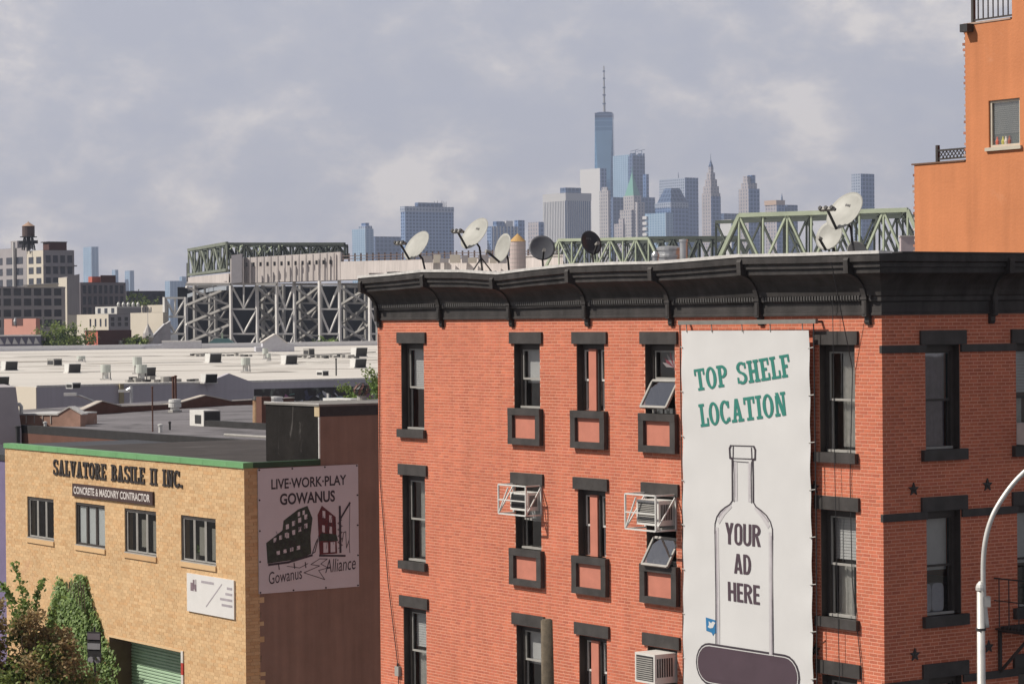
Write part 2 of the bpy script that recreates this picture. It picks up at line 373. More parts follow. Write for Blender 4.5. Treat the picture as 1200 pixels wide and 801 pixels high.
def lay_sans(s, mat, parent, pos, a0, a1, z0, h, slope=0.0, d0=-.004):
    gl = [sans(c) for c in s]; tot = sum(g[0] for g in gl) + .06*(len(s)-1); x0 = 0; w = a1-a0
    for wd, ps in gl:
        mb = MB()
        for i, p in enumerate(ps): mb.poly([pos(a0+(x+x0)/tot*w, z0+y*h+slope*(x+x0)/tot*w, d0-(i % 9)*.0005) for x, y in p])
        mb.build('letter', mat, parent); x0 += wd + .06
def stroke(mb, pos, pts, w, d=-.006):
    """flat painted line"""
    for (a, b), (c, e) in zip(pts[:-1], pts[1:]):
        dx, dy = c-a, e-b; l = math.hypot(dx, dy) or 1; nx, ny = -dy/l*w/2, dx/l*w/2; ex, ey = dx/l*w*.3, dy/l*w*.3
        mb.poly([pos(a+nx-ex, b+ny-ey, d), pos(c+nx+ex, e+ny+ey, d), pos(c-nx+ex, e-ny+ey, d), pos(a-nx-ex, b-ny-ey, d)])

# ------------------------------------------------------------------ ground and streets
g = MB(); g.poly([(-2600,-160,0),(2600,-160,0),(2600,5900,0),(-2600,5900,0)])
tag(g.build('ground', M('ground_mix', (.075,.072,.07), .95, .3, .02)), kind='structure')
ASPH = M('asphalt', (.05,.05,.052), .9, .2, 1.5, .3, 60); PAVE = M('pavement_concrete', (.30,.29,.275), .9, .15, 1.2, .2, 30)
CO = at(1035, 600, 50.8); CO.z = 0
YC = at(286.5, 600, 80.0); YC.z = 0
def gridpt(o, x, y, z=0): return o - D1*x + D2*y + Vector((0,0,z))
def sheet(name, o, x0, y0, x1, y1, z, mat, thick=0):
    mb = MB()
    c = [gridpt(o, x0, y0), gridpt(o, x1, y0), gridpt(o, x1, y1), gridpt(o, x0, y1)]
    if thick: mb.prism([(p.x, p.y, 0.001) for p in c], [(p.x, p.y, z) for p in c])
    else: mb.poly([(p.x, p.y, z) for p in c])
    return tag(mb.build(name, mat), kind='structure')
sheet('road', CO, -90, -17, 3.4, -5, .006, ASPH)
sheet('avenue', CO, 3.4, -40, 26, 60, .005, ASPH)
sheet('pavement', CO, -70, -4.8, 3.2, 0, .13, PAVE, 1)
sheet('side_pavement', CO, 0.0, 0.01, 3.2, 40, .13, PAVE, 1)
sheet('yard', CO, -32.7, 0.02, -18.85, 30, .012, PAVE)

# ================================================================== RED BRICK BUILDING
bb = thing('brick_building', 'red brick corner building with black bracketed cornice and black window lintels', 'building', CO, RZ)
LEN, DEP, WTOP = 18.76, 12.0, 14.30
def bl(x, y, z): return gridpt(CO, x, y, z)
ff = lambda a, z, d: (a, d, z)            # street front, a = local x, d inwards
fs = lambda a, z, d: (-d, a, z)           # avenue side, a = local y
def fbox(mb, face, a0, a1, z0, z1, d0, d1):
    return mb.hexa([face(a0,z0,d0), face(a1,z0,d0), face(a1,z0,d1), face(a0,z0,d1), face(a0,z1,d0), face(a1,z1,d0), face(a1,z1,d1), face(a0,z1,d1)])
def wall_holes(mb, face, a0, a1, z0, z1, holes, d0, depth):
    As = sorted({a0, a1, *[h[0] for h in holes], *[h[1] for h in holes]}); Zs = sorted({z0, z1, *[h[2] for h in holes], *[h[3] for h in holes]})
    for i in range(len(As)-1):
        for j in range(len(Zs)-1):
            ca, cz = (As[i]+As[i+1])/2, (Zs[j]+Zs[j+1])/2
            if any(h[0] < ca < h[1] and h[2] < cz < h[3] for h in holes): continue
            mb.poly([face(As[i],Zs[j],d0), face(As[i+1],Zs[j],d0), face(As[i+1],Zs[j+1],d0), face(As[i],Zs[j+1],d0)])
    for h in holes:
        p, q, r, s = h
        for A, B in (((p,r),(q,r)), ((q,r),(q,s)), ((q,s),(p,s)), ((p,s),(p,r))):
            mb.poly([face(*A,d0), face(*B,d0), face(*B,d0+depth), face(*A,d0+depth)])
def brick_list(a0, a1, z0, z1, holes, BL, BH, J):
    out = []; k = 0; z = z0
    while z < z1 - .02:
        zc = z + BH/2; cuts = sorted((h[0], h[1]) for h in holes if h[2] < zc < h[3])
        a = a0 - (BL/2 if k % 2 else 0) - (0.0 if k % 6 else BL/4)
        while a < a1:
            p, q = max(a, a0), min(a + BL - J, a1); segs = [(p, q)]
            for c in cuts:
                ns = []
                for s in segs:
                    if c[1] <= s[0] or c[0] >= s[1]: ns.append(s); continue
                    if s[0] < c[0]: ns.append((s[0], c[0]))
                    if s[1] > c[1]: ns.append((c[1], s[1]))
                segs = ns
            for s in segs:
                if s[1]-s[0] > .025: out.append((s[0], s[1], z, min(z+BH-J, z1), (p, q) == s and abs(q-p-BL+J) < 1e-6))
            a += BL
        z += BH; k += 1
    return out
def add_brick(mb, face, b, proud, back):
    a0, a1, z0, z1 = b[:4]; B = len(mb.v); ja, jz = .0, U(-.0015,.0015)
    for d, s in ((-proud, 0), (back, 0)):
        mb.v += [face(a0+ja,z0+jz,d), face(a1+ja,z0+jz,d), face(a1+ja,z1+jz,d), face(a0+ja,z1+jz,d)]
    mb.f += [(B,B+1,B+2,B+3), (B,B+4,B+5,B+1), (B+1,B+5,B+6,B+2), (B+2,B+6,B+7,B+3), (B+3,B+7,B+4,B)]
ROWS = [13.94, 10.645, 7.345, 4.045]
FCOLS = [(-17.12,'tall'), (-12.13,'panel'), (-9.62,'twin'), (-7.07,'hopper'), (-1.32,'tall')]
SCOLS = [1.62, 4.13, 6.64, 9.15]
fholes, sholes = [], []
for zt in ROWS:
    for c, ty in FCOLS: fholes.append((c-.53, c+.53, zt-(2.42 if ty == 'tall' else 1.78), zt-.27))
    for c in SCOLS: sholes.append((c-.47, c+.47, zt-2.36, zt-.28))
mb = MB(); wall_holes(mb, ff, -LEN, 0, 0, WTOP, fholes, .003, .32); mb.build('front_wall', MORTAR, bb)
mb = MB(); wall_holes(mb, fs, 0.003, DEP, 0, WTOP, sholes, .003, .32); mb.build('side_wall', MORTAR, bb)
mb = MB(); mb.box(-LEN, .3, 0, -LEN+.3, DEP, WTOP); mb.box(-LEN+.3, DEP-.3, 0, -.03, DEP, WTOP); mb.build('rear_wall', BRICK, bb)
MB().box(-LEN+.3, .35, 15.15, -.35, DEP-.05, 15.28).build('roof', TAR, bb)
MB().box(-LEN+.3, .35, WTOP-.1, -.35, DEP-.3, WTOP).build('roof_deck', TAR, bb)
for zt in ROWS: MB().box(-LEN+.35, .36, zt-3.15, -.36, DEP-.35, zt-3.0).build('floor_slab', ROOMDARK, bb)
MB().box(-LEN+.4, 3.4, .2, -3.4, 3.5, 14.1).build('inner_wall', ROOMDARK, bb)
BL_, BH_, J_ = .225, .072, .018
fbr = brick_list(-LEN, .0, .0, WTOP, fholes, BL_, BH_, J_); sbr = brick_list(.0, DEP, .0, WTOP, sholes, BL_, BH_, J_)
near = sorted([b for b in fbr if b[4] and -.9 < b[0] and 6.9 < b[2]], key=lambda b: -b[2])[:150]
nears = sorted([b for b in sbr if b[4] and b[1] < 1.05 and 6.9 < b[2]], key=lambda b: -b[2])[:150]
for face, sel in ((ff, near), (fs, nears)):
    m1 = MB(); add_brick(m1, face, (-(BL_-J_)/2, (BL_-J_)/2, -(BH_-J_)/2, (BH_-J_)/2), .001, .008)
    first = m1.build('brick', BRICK, bb); me = first.data
    for i, b in enumerate(sel):
        o = first if i == 0 else put('brick', me, bb)
        o.location = face((b[0]+b[1])/2, (b[2]+b[3])/2, U(-.002,.001))
for nm, face, lst, sel in (('brick_courses', ff, fbr, set(near)), ('brick_courses', fs, sbr, set(nears))):
    mb = MB()
    for b in lst:
        if b not in sel: add_brick(mb, face, b, U(-.0005,.0018), .008)
    tag(mb.build(nm, BRICK, bb), kind='stuff')
# string courses on the avenue side
for zt in ROWS:
    holes = [(c-.475, c+.475) for c in SCOLS]; s = -.05
    for h in holes + [(DEP, DEP)]:
        if h[0] > s: fbox(MB(), fs, s, h[0]-.004, zt-.435, zt-.285, -.05, .02).build('string_course', BLACKP, bb)
        s = h[1]+.004

def drape(mb, face, a0, a1, z0, z1, d, folds=7, amp=.03):
    n = folds*4
    for i in range(n):
        A = a0+(a1-a0)*i/n; B = a0+(a1-a0)*(i+1)/n
        da, db = d+amp*math.sin(i*math.pi/2*1.0), d+amp*math.sin((i+1)*math.pi/2)
        mb.poly([face(A,z0,da), face(B,z0,db), face(B,z1,db), face(A,z1,da)])
def slats(mb, face, a0, a1, z0, z1, d, n):
    for i in range(n):
        z = z0+(z1-z0)*i/n; mb.poly([face(a0,z,d), face(a1,z,d), face(a1,z+(z1-z0)/n*.92,d+.012), face(a0,z+(z1-z0)/n*.92,d+.012)])

def window(face, c, hw, zt, zb, ztop, style, lintel_w, rail=.5, dress=None, trim=FRAMEB, line=FRAMEG):
    a0, a1 = c-hw, c+hw
    bw = .035 if style == 'twin' else .10
    mb = MB()                                    # black painted reveal boards and outer frame
    fbox(mb, face, a0, a0+.012, zb, ztop, .016, .31); fbox(mb, face, a1-.012, a1, zb, ztop, .016, .31)
    fbox(mb, face, a0+.012, a1-.012, ztop-.012, ztop, .016, .31)
    fbox(mb, face, a0+.012, a0+bw, zb, ztop-.012, .16, .30); fbox(mb, face, a1-bw, a1-.012, zb, ztop-.012, .16, .30)
    fbox(mb, face, a0+bw, a1-bw, ztop-.14, ztop-.012, .16, .30)
    w = mb.build('window', trim, bb)
    LL = MB(); fbox(LL, face, c-lintel_w/2, c+lintel_w/2, ztop, ztop+.27 if face is ff else ztop+.28, -.055, .1); LL.build('lintel', BLACKP, w)
    i0, i1, j0, j1 = a0+bw, a1-bw, zb, ztop-.14
    zr = j0 + (j1-j0)*rail
    def sash(p0, p1, q0, q1, d, m=line):
        s = MB(); t = .035
        fbox(s, face, p0, p0+t, q0, q1, d, d+.035); fbox(s, face, p1-t, p1, q0, q1, d, d+.035)
        fbox(s, face, p0+t, p1-t, q0, q0+t*1.3, d, d+.035); fbox(s, face, p0+t, p1-t, q1-t, q1, d, d+.035)
        s.build('sash', m, w)
        g_ = MB(); g_.poly([face(p0+t,q0+t,d+.018), face(p1-t,q0+t,d+.018), face(p1-t,q1-t,d+.018), face(p0+t,q1-t,d+.018)])
        g_.build('pane', GLASS, w)
    if style == 'sash':
        sash(i0, i1, zr-.02, j1, .19); sash(i0, i1, j0, zr+.02, .235)
        s = MB(); fbox(s, face, i0-.01, i1+.01, j0-.005, j0+.05, .12, .185); s.build('bottom_rail', FRAMEG, w)
    elif style == 'twin':
        s = MB(); fbox(s, face, a0+.33, a0+.61, j0, j1+.02, .10, .19); s.build('mullion_panel', STUCCO, w)
        s = MB(); fbox(s, face, a0+.614, a0+.66, j0, j1+.02, .14, .2); s.build('mullion', BLACKP, w)
        for p, q in ((i0, a0+.40), (a0+.665, i1)):
            sash(p, q, zr-.02, j1, .205, FRAMEW); sash(p, q, j0, zr+.02, .245, FRAMEW)
    elif style == 'hopper':
        sash(i0, i1, zr+.05, j1, .2)
    if dress == 'blind':
        s = MB(); slats(s, face, i0, i1, zr-.05, j1, .32, 22); s.build('blind', BLIND, w)
    if dress == 'curtain':
        s = MB(); drape(s, face, i0+.22, i1+.02, j0+.1, j1, .36, 6); s.build('curtain', CURTAIN, w)
    if dress == 'half':
        s = MB(); slats(s, face, i0, i1, zr+.1, j1, .32, 14); s.build('blind', BLIND, w)
        s = MB(); drape(s, face, i0, i0+.45, j0, zr, .40, 3); s.build('curtain', CURTAIN, w)
    if dress == 'shade':
        s = MB(); fbox(s, face, i0, i1, zr-.1, j1, .33, .34); s.build('shade', BLIND, w)
    if dress == 'lilac':
        s = MB(); drape(s, face, i0, i1, j0+.02, j1, .36, 8, .02); s.build('curtain', M('lilac_curtain', (.30,.25,.28), .95, .2, 6), w)
    return w, (i0, i1, j0, j1, zr)
def sill(face, c, zt, w, hw, drop=.2, win=None):
    s = MB(); fbox(s, face, c-hw, c+hw, zt-drop, zt, -.10, .18); s.build('sill', BLACKP, win)
def panel_box(c, zt, win):
    s = MB(); z0, z1 = zt-2.63, zt-1.78
    fbox(s, ff, c-.65, c+.65, z1-.16, z1, -.12, .16); fbox(s, ff, c-.65, c+.65, z0, z0+.15, -.12, .02)
    fbox(s, ff, c-.65, c-.47, z0+.15, z1-.16, -.115, .02); fbox(s, ff, c+.47, c+.65, z0+.15, z1-.16, -.115, .02)
    s.build('panel_frame', BLACKP, win)
    s = MB(); fbox(s, ff, c-.47, c+.47, z0+.15, z1-.16, -.035, .02); s.build('infill_panel', STUCCO, win)
DRESS = {(0,0):'blind', (0,1):'curtain', (0,2):'half', (4,0):'curtain', (4,1):'half', (4,2):'blind', (1,0):'shade', (1,1):'blind', (1,2):'shade', (2,0):'curtain', (2,1):'blind', (2,2):'shade'}
for r, zt in enumerate(ROWS):
    for k, (c, ty) in enumerate(FCOLS):
        zb = zt-(2.42 if ty == 'tall' else 1.78)
        style = 'sash' if ty == 'tall' else {'panel':'sash','twin':'twin','hopper':'hopper'}[ty]
        w, (i0,i1,j0,j1,zr) = window(ff, c, .53, zt, zb, zt-.27, style, 1.31, .52 if ty == 'tall' else .50, DRESS.get((k, r)))
        if ty == 'tall': sill(ff, c, zb, w, .62, win=w)
        else: panel_box(c, zt, w)
        if ty == 'hopper' and r in (0, 1):
            zz = zr + .02 if r == 0 else zr - .12
            p = [(i0-.02,zz,.15), (i1+.02,zz,.15), (i1+.02,zz-.56,-.19), (i0-.02,zz-.56,-.19)]
            s = MB()
            for q0, q1 in ((0,1),(1,2),(2,3),(3,0)):
                s.bar(ff(*p[q0]), ff(*p[q1]), .055, .045, (0,-.8,.6))
            s.build('open_sash', FRAMEG, w)
            s = MB(); s.poly([ff(*q) for q in p]); s.build('pane', GLASSR, w)
            s = MB()
            for _ in range(9):
                x = U(i0+.05, i1-.05); h = U(.04,.13); fbox(s, ff, x-.05, x+.05, zb, zb+h, .1, .2)
            s.build('sill_clutter', FRAMEG, w)
        if ty == 'hopper' and r == 0:      # red and white flower pattern behind the pane
            s = MB(); s2 = MB(); cx, cz = c+.15, zr+.28
            for i in range(9):
                t = math.radians(20+17.5*i); l = .42; nx, nz = -math.sin(t)*.03, math.cos(t)*.03
                (s if i % 2 else s2).poly([ff(cx-nx,cz-nz,.262), ff(cx+math.cos(t)*l*.6+nx*1.6,cz+math.sin(t)*l*.6+nz*1.6,.262), ff(cx+math.cos(t)*l,cz+math.sin(t)*l,.262), ff(cx+math.cos(t)*l*.5-nx*1.6,cz+math.sin(t)*l*.5-nz*1.6,.262)])
            s.build('petal_pattern', M('petal_red', (.45,.05,.08), .7), w); s2.build('petal_pattern', M('petal_white', (.6,.5,.5), .7), w)
    for k, c in enumerate(SCOLS):
        w, (i0,i1,j0,j1,zr) = window(fs, c, .47, zt, zt-2.36, zt-.28, 'sash', 1.24, .50, {(0,0):'lilac',(0,1):'shade',(1,1):'shade',(1,0):'half'}.get((k, r)), line=FRAMEB)
        sill(fs, c, zt-2.36, w, .60, .22, win=w)
        if k == 0 and r == 1:
            for q in (-1, 1):
                s = MB(); A_, B_ = [], []
                for i_ in range(20):
                    t_ = 2*math.pi*i_/20; ca, sa = math.cos(t_), math.sin(t_)
                    aa = c + q*.17 - .06 + .165*math.copysign(abs(ca)**.45, ca); zz_ = j0+.32+.29*math.copysign(abs(sa)**.45, sa)
                    A_.append(fs(aa, zz_, .30)); B_.append(fs(aa, zz_, .42))
                s.prism(A_, B_); s.build('cushion', M('pillow_cloth', (.50,.50,.56), .9, .15, 5), w)

# star shaped tie plates
def star(face, a, z):
    A, B = [], []
    for i in range(10):
        t = math.pi/2 + i*math.pi/5; r = .135 if i % 2 == 0 else .058
        A.append(face(a+r*math.cos(t), z+r*math.sin(t), -.03)); B.append(face(a+r*math.cos(t), z+r*math.sin(t), .01))
    mb = MB().prism(A, B); mb.lathe(face(a, z, -.03), [(.05,0),(.03,.03),(0,.035)], 8, (Vector(face(0,0,-1))-Vector(face(0,0,0)))); mb.build('star_anchor', BLACKP, bb)
for z in (10.80, 7.53): star(ff, -2.0, z)
for a in (.80, 2.82, 5.4): [star(fs, a, z) for z in (10.82, 7.56)]
for a in (-15, -10.9): star(ff, a, 4.2)

# cornice: one profile carried round the corner, sagging a little along the street
PROF = [(0.0,14.25),(.06,14.25),(.06,14.29),(.045,14.30),(.045,14.50),(.10,14.52),(.10,14.60),(.13,14.63),(.15,14.72),(.20,14.82),(.28,14.92),(.38,15.0),(.47,15.05),(.47,15.15),(.52,15.16),(.52,15.24),(.58,15.27),(.58,15.42),(0.0,15.42)]
SAG = [(-18.8,-.10),(-18.5,-.09),(-17.1,-.055),(-15.7,0),(-14.0,-.04),(-12.6,-.12),(-12.45,-.125),(-11.2,-.06),(-9.6,.0),(-7.9,.0),(-6.6,-.015),(-6.5,-.02),(-5.5,0),(-3.6,.055),(-1.7,.03),(0,.02),(.7,.02)]
def sag(x):
    for (a, p), (b, q) in zip(SAG[:-1], SAG[1:]):
        if a <= x <= b: return p+(q-p)*(x-a)/(b-a)
    return 0
def zs(x, z): return z + sag(x)*max(0, min(1, (z-14.3)/.9))
mb = MB(); xs = [-LEN+.02] + [a for a, _ in SAG if -LEN+.1 < a < -.1] + ['c'] ; n = len(PROF)
rings = [[(x, -p, zs(x, z)) for p, z in PROF] for x in xs[:-1]]
rings.append([(p, -p, zs(0, z)) for p, z in PROF])
for y in (2.0, 4.0, 8.0, DEP-.02): rings.append([(p, y, zs(0, z) + .004*y) for p, z in PROF])
for r in rings: mb.v += r
for i in range(len(rings)-1):
    for k in range(n-1): mb.f.append((i*n+k, (i+1)*n+k, (i+1)*n+k+1, i*n+k+1))
mb.f.append(tuple(range(n)))
mb.build('cornice', CORN, bb)
mb = MB()
xe = [-LEN+.02] + [a for a, _ in SAG if -LEN+.1 < a < -.1] + [.585]
for a, b in zip(xe[:-1], xe[1:]):
    za, zb_ = zs(a, 15.42)+.004, zs(b, 15.42)+.004
    mb.hexa([(a,-.60,za-.012),(b,-.60,zb_-.012),(b,-.25,zb_),(a,-.25,za),(a,-.60,za+.045+U(0,.012)),(b,-.60,zb_+.045+U(0,.012)),(b,-.25,zb_+.04),(a,-.25,za+.04)])
mb.build('roof_edge', FLASH, bb)
MB().box(.30, .0, 15.45, .605, DEP-.05, 15.478).build('roof_edge', DARKM, bb)
BPROF = [(.0,14.06),(.05,14.06),(.08,14.12),(.08,14.21),(.15,14.23),(.15,14.58),(.165,14.65),(.21,14.78),(.29,14.885),(.39,14.968),(.49,15.015),(.615,15.05),(.63,15.30),(.60,15.35),(.0,15.35)]
def bracket(face, a, dz):
    s = MB(); A = [face(a-.065, z+dz*max(0,(z-14.3)/.9), -p) for p, z in BPROF]; B = [face(a+.065, z+dz*max(0,(z-14.3)/.9), -p) for p, z in BPROF]
    s.prism(A, B); b = s.build('bracket', CORN, bb)
    s = MB(); fbox(s, face, a-.09, a+.09, 14.56, 14.61, -.17, 0); fbox(s, face, a-.04, a+.04, 14.27, 14.52, -.162, -.148); s.build('bracket_block', CORN, b)
for x in (-18.62, -15.706, -12.686, -9.664, -6.608, -3.613, -.347): bracket(ff, x, sag(x))
for y in (2.95, 5.95, 8.95, 11.8): bracket(fs, y, .02)
mb = MB()
x = -LEN+.2
while x < -.15:
    if all(abs(x-b) > .14 for b in (-18.62,-15.706,-12.686,-9.664,-6.608,-3.613,-.347)): fbox(mb, ff, x, x+.045, 14.555, 14.64, -.145, -.09)
    x += .085
tag(mb.build('dentils', M('dentil_paint', (.075,.072,.07), .5, .2, 3), bb), kind='stuff')

# cables down the front
def cable(pts, r, label, mat=DARKM):
    return tag(MB().path([bl(*p) for p in pts], r, 5).build('cable', mat), label, 'cable')
cable([(-18.66,-.03,13.9),(-18.66,-.03,10.2),(-18.3,-.04,7.6),(-17.86,-.04,5.5),(-17.8,-.03,3.0)], .012, 'thin dark cable slanting down the brick wall beside the alley edge')
cable([(-1.30,-.13,15.2),(-1.28,-.13,14.2),(-1.27,-.12,11.25),(-1.20,-.12,8.0),(-1.15,-.10,5.0)], .008, 'hair thin cable hanging down across the curtained window by the corner')
cable([(-.72,-.66,15.3),(-.80,-.05,13.2),(-.92,-.03,11.0),(-.88,-.03,9.0),(-.62,-.03,7.2),(-.60,-.03,4.5)], .010, 'thin cable running down the bricks between corner and window')
jb = thing('junction_box', 'small pale cable box fixed low on the brick wall by the alley', 'box', bl(-17.86,0,5.42), RZ)
MB().box(-.09,-.09,-.12,.09,-.004,.12).build('case', FRAMEG, jb); MB().box(-.02,-.07,.12,.02,-.03,.2).build('cable_gland', DARKM, jb)

# ------------------------------------------------------------------ air conditioners and cages
def air_con(label, x, z, w, h, p, grille='fins'):
    t = thing('air_conditioner', label, 'air conditioner', bl(x, 0, z), RZ, 'window air conditioners')
    MB().box(-w/2, -p, 0, w/2, .2, h).build('case', ACCASE, t)
    s = MB()
    nn = 11
    for i in range(nn):
        zz = .07+(h-.14)*i/nn; s.box(-w/2+.06, -p-.018, zz, w/2-.06, -p-.002, zz+(h-.14)/nn*.5)
    s.build('louvre', FRAMEG if grille == 'fins' else DARKM, t)
    s = MB(); s.box(-w/2+.05, -p-.004, .05, w/2-.05, -p+.001, h-.05); s.build('grille_backing', DARKM, t)
    s = MB()
    for i in range(7):
        yy = -p+.06+(p-.12)*i/7; s.box(w/2+.001, yy, h*.22, w/2+.006, yy+(p-.12)/7*.6, h*.85)
    s.build('side_vent', DARKM, t)
    return t
def cage(label, x0, x1, z0, z1, p):
    t = thing('security_cage', label, 'cage', bl((x0+x1)/2, 0, z0), RZ, 'window security cages')
    w, h = (x1-x0)/2, z1-z0; r = .034
    C = lambda x, y, z: (x, y, z)
    s = MB()
    for z in (0, h): s.bar((-w,-p,z),(w,-p,z),r,r); s.bar((-w,-p,z),(-w,0,z),r,r); s.bar((w,-p,z),(w,0,z),r,r)
    for x in (-w, w): s.bar((x,-p,0),(x,-p,h),r,r); s.bar((x,-.02,0),(x,-.02,h),r,r)
    s.build('cage_frame', WHITEM, t)
    s = MB(); s.bar((-w,-p,h*.48),(w,-p,h*.48),r*.8,r*.8); s.build('cage_rail', WHITEM, t)
    for x in (-w, w): MB().bar((x,-p+.02,.03),(x,-.03,h-.05),r*.8,r*.8).build('cage_brace', WHITEM, t)
    MB().bar((-w+.02,-p,.04),(-w*.3,-p,h-.06),r*.8,r*.8).build('cage_brace', WHITEM, t)
    return t
air_con('small white air conditioner caged under the second-floor lintel nearer the alley', -12.02, 9.80, .70, .42, .34, 'dark')
cage('white steel cage around the smaller air conditioner', -12.69, -11.57, 9.70, 10.38, .45)
air_con('white air conditioner in a cage above the tilted open sash', -6.98, 9.76, .78, .54, .44)
cage('white steel cage around the air conditioner beside the bottle banner', -7.60, -6.52, 9.66, 10.42, .57)
air_con('large white uncaged air conditioner with slatted face under a black lintel', -6.95, 6.36, .70, .64, .57)
t = thing('air_conditioner', 'white air conditioner on the avenue-side window sill of the top floor', 'air conditioner', bl(0, 4.0, 11.60), RZ, 'window air conditioners')
MB().box(-.1,-.33,0,.30,.33,.44).build('case', ACCASE, t); MB().box(.302,-.28,.06,.31,.28,.38).build('grille_backing', DARKM, t)

# ------------------------------------------------------------------ big bottle banner
bn = thing('hanging_banner', 'tall white advertising banner with green slab lettering and a bottle drawing', 'banner', bl(0, -.2, 0), RZ)
BANW = M('banner_vinyl', (.60,.60,.60), .6, .05, .8, .06, 3)
B0, B1, BZ0, BZ1 = -6.05, -1.90, 5.0, 13.96
n = 14; mb = MB()
def bny(x, z):
    e_ = min(x-B0, B1-x); return .022*math.sin(x*2.1+z*.7)+.010*math.sin(z*2.3+x)+.020*math.sin(z*6.61)*math.exp(-e_/.22)+.02*math.sin(x*7.1)*math.exp(-(BZ1-z)/.25)
nx, nz = 40, 120
for j in range(nz+1):
    for i in range(nx+1):
        x = B0+(B1-B0)*i/nx; z = BZ0+(BZ1-BZ0)*j/nz; mb.v.append((x, bny(x,z)*.5, z))
for j in range(nz):
    for i in range(nx):
        k = j*(nx+1)+i; mb.f.append((k,k+1,k+nx+2,k+nx+1))
mb.build('banner_sheet', BANW, bn, True)
bp = lambda a, z, d: (a, bny(a, z)*.5 - .004 + d, z)
TEAL = M('teal_print', (.035,.20,.165), .6, .06, 3); INK = M('dark_print', (.05,.04,.05), .6, .1, 3); PLUM = M('plum_print', (.075,.05,.065), .6, .1, 2)
lay_slab('TOP SHELF', TEAL, bn, bp, -5.53, -2.45, 12.68, .455, .113, -.20)
lay_slab('LOCATION', TEAL, bn, bp, -5.40, -2.60, 11.92, .48, .115, -.16)
lay_sans('YOUR', PLUM, bn, bp, -4.61, -3.46, 9.50, .45, .01)
lay_sans('AD', PLUM, bn, bp, -4.33, -3.765, 8.905, .415, .01)
lay_sans('HERE', PLUM, bn, bp, -4.555, -3.50, 8.315, .40, .0)
# bottle
s = MB(); xc = -4.03
for sg in (-1, 1):
    stroke(s, bp, [(xc+sg*.33,11.28),(xc+sg*.335,10.9),(xc+sg*.335,10.42)], .045, -.004)
    stroke(s, bp, [(xc+sg*.29,11.26),(xc+sg*.27,10.95),(xc+sg*.28,10.40)], .02, -.005)
    sh = [(xc+sg*(.335+.60*(1-math.cos(t*math.pi/2/8))), 10.42-.50*math.sin(t*math.pi/2/8)) for t in range(9)]
    sh = [(xc+sg*.335,10.42),(xc+sg*.42,10.33),(xc+sg*.58,10.26),(xc+sg*.74,10.17),(xc+sg*.86,10.05),(xc+sg*.925,9.90),(xc+sg*.935,9.7)]
    stroke(s, bp, sh, .03, -.0045); stroke(s, bp, [(xc+sg*.935,9.7),(xc+sg*.94,8.4),(xc+sg*.94,7.30)], .02, -.0048)
    lip = [(xc+sg*.31,11.29),(xc+sg*.40,11.31),(xc+sg*.41,11.5),(xc+sg*.37,11.56)]
    stroke(s, bp, lip, .05, -.0043); stroke(s, bp, [(xc+sg*.30,11.32),(xc+sg*.29,11.54)], .03, -.0047)
stroke(s, bp, [(xc-.38,11.565),(xc+.38,11.575)], .022, -.0051); stroke(s, bp, [(xc-.36,11.30),(xc+.36,11.31)], .02, -.0052); stroke(s, bp, [(xc-.27,11.24),(xc+.2,11.235)], .014, -.0053)
s.build('bottle_outline', INK, bn)
s = MB(); GREYP = M('grey_print', (.36,.33,.36), .6, .2, 3); SOFTP = M('soft_grey_print', (.50,.485,.50), .6, .1, 3); sp_ = MB()
for sg in (-1, 1):
    stroke(sp_, bp, [(xc+sg*.86,9.8),(xc+sg*.865,8.4),(xc+sg*.86,7.3)], .10, -.0022); stroke(sp_, bp, [(xc+sg*.22,11.2),(xc+sg*.22,10.45)], .10, -.0023)
    stroke(sp_, bp, [(xc+sg*.40,10.30),(xc+sg*.62,10.14),(xc+sg*.80,9.95)], .09, -.0024)
sp_.build('bottle_shading', SOFTP, bn)
for sg in (-1, 1):
    stroke(s, bp, [(xc+sg*.89,9.75),(xc+sg*.895,8.4),(xc+sg*.89,7.3)], .035, -.0035); stroke(s, bp, [(xc+sg*.38,10.36),(xc+sg*.6,10.21),(xc+sg*.80,10.05)], .03, -.0036)
    stroke(s, bp, [(xc+sg*.24,11.2),(xc+sg*.235,10.5)], .02, -.0037)
s.build('bottle_shading', GREYP, bn)
# blue bird emblem
s = MB(); A = [(-5.30,7.90),(-4.93,7.86),(-4.93,7.60),(-5.02,7.585),(-5.06,7.53),(-5.11,7.595),(-5.28,7.62)]
s.poly([bp(a,z,-.004) for a, z in A]); s.build('emblem_ground', M('emblem_blue', (.03,.17,.36), .5, .1, 3), bn)
s = MB(); s.poly([bp(a,z,-.007) for a, z in [(-5.23,7.70),(-5.15,7.68),(-5.06,7.70),(-5.01,7.78),(-4.98,7.81),(-5.03,7.83),(-5.08,7.83),(-5.12,7.79),(-5.20,7.83),(-5.19,7.75)]]); s.build('bird_emblem', BANW, bn)
def pill(x0, x1, z0, z1, d):
    r = (z1-z0)/2; zc = (z0+z1)/2
    return [bp(x1-r+r*math.cos(t), zc+r*math.sin(t), d) for t in [math.pi*(-.5+i/10) for i in range(11)]] + [bp(x0+r+r*math.cos(t), zc+r*math.sin(t), d) for t in [math.pi*(.5+i/10) for i in range(11)]]
for ins, m_, d in ((0, INK, -.008), (.045, BANW, -.011), (.065, PLUM, -.014)):
    s = MB(); s.poly(pill(-5.62+ins, -2.28-ins, 6.48+ins, 7.37-ins, d)); s.build('rounded_plate', m_, bn)
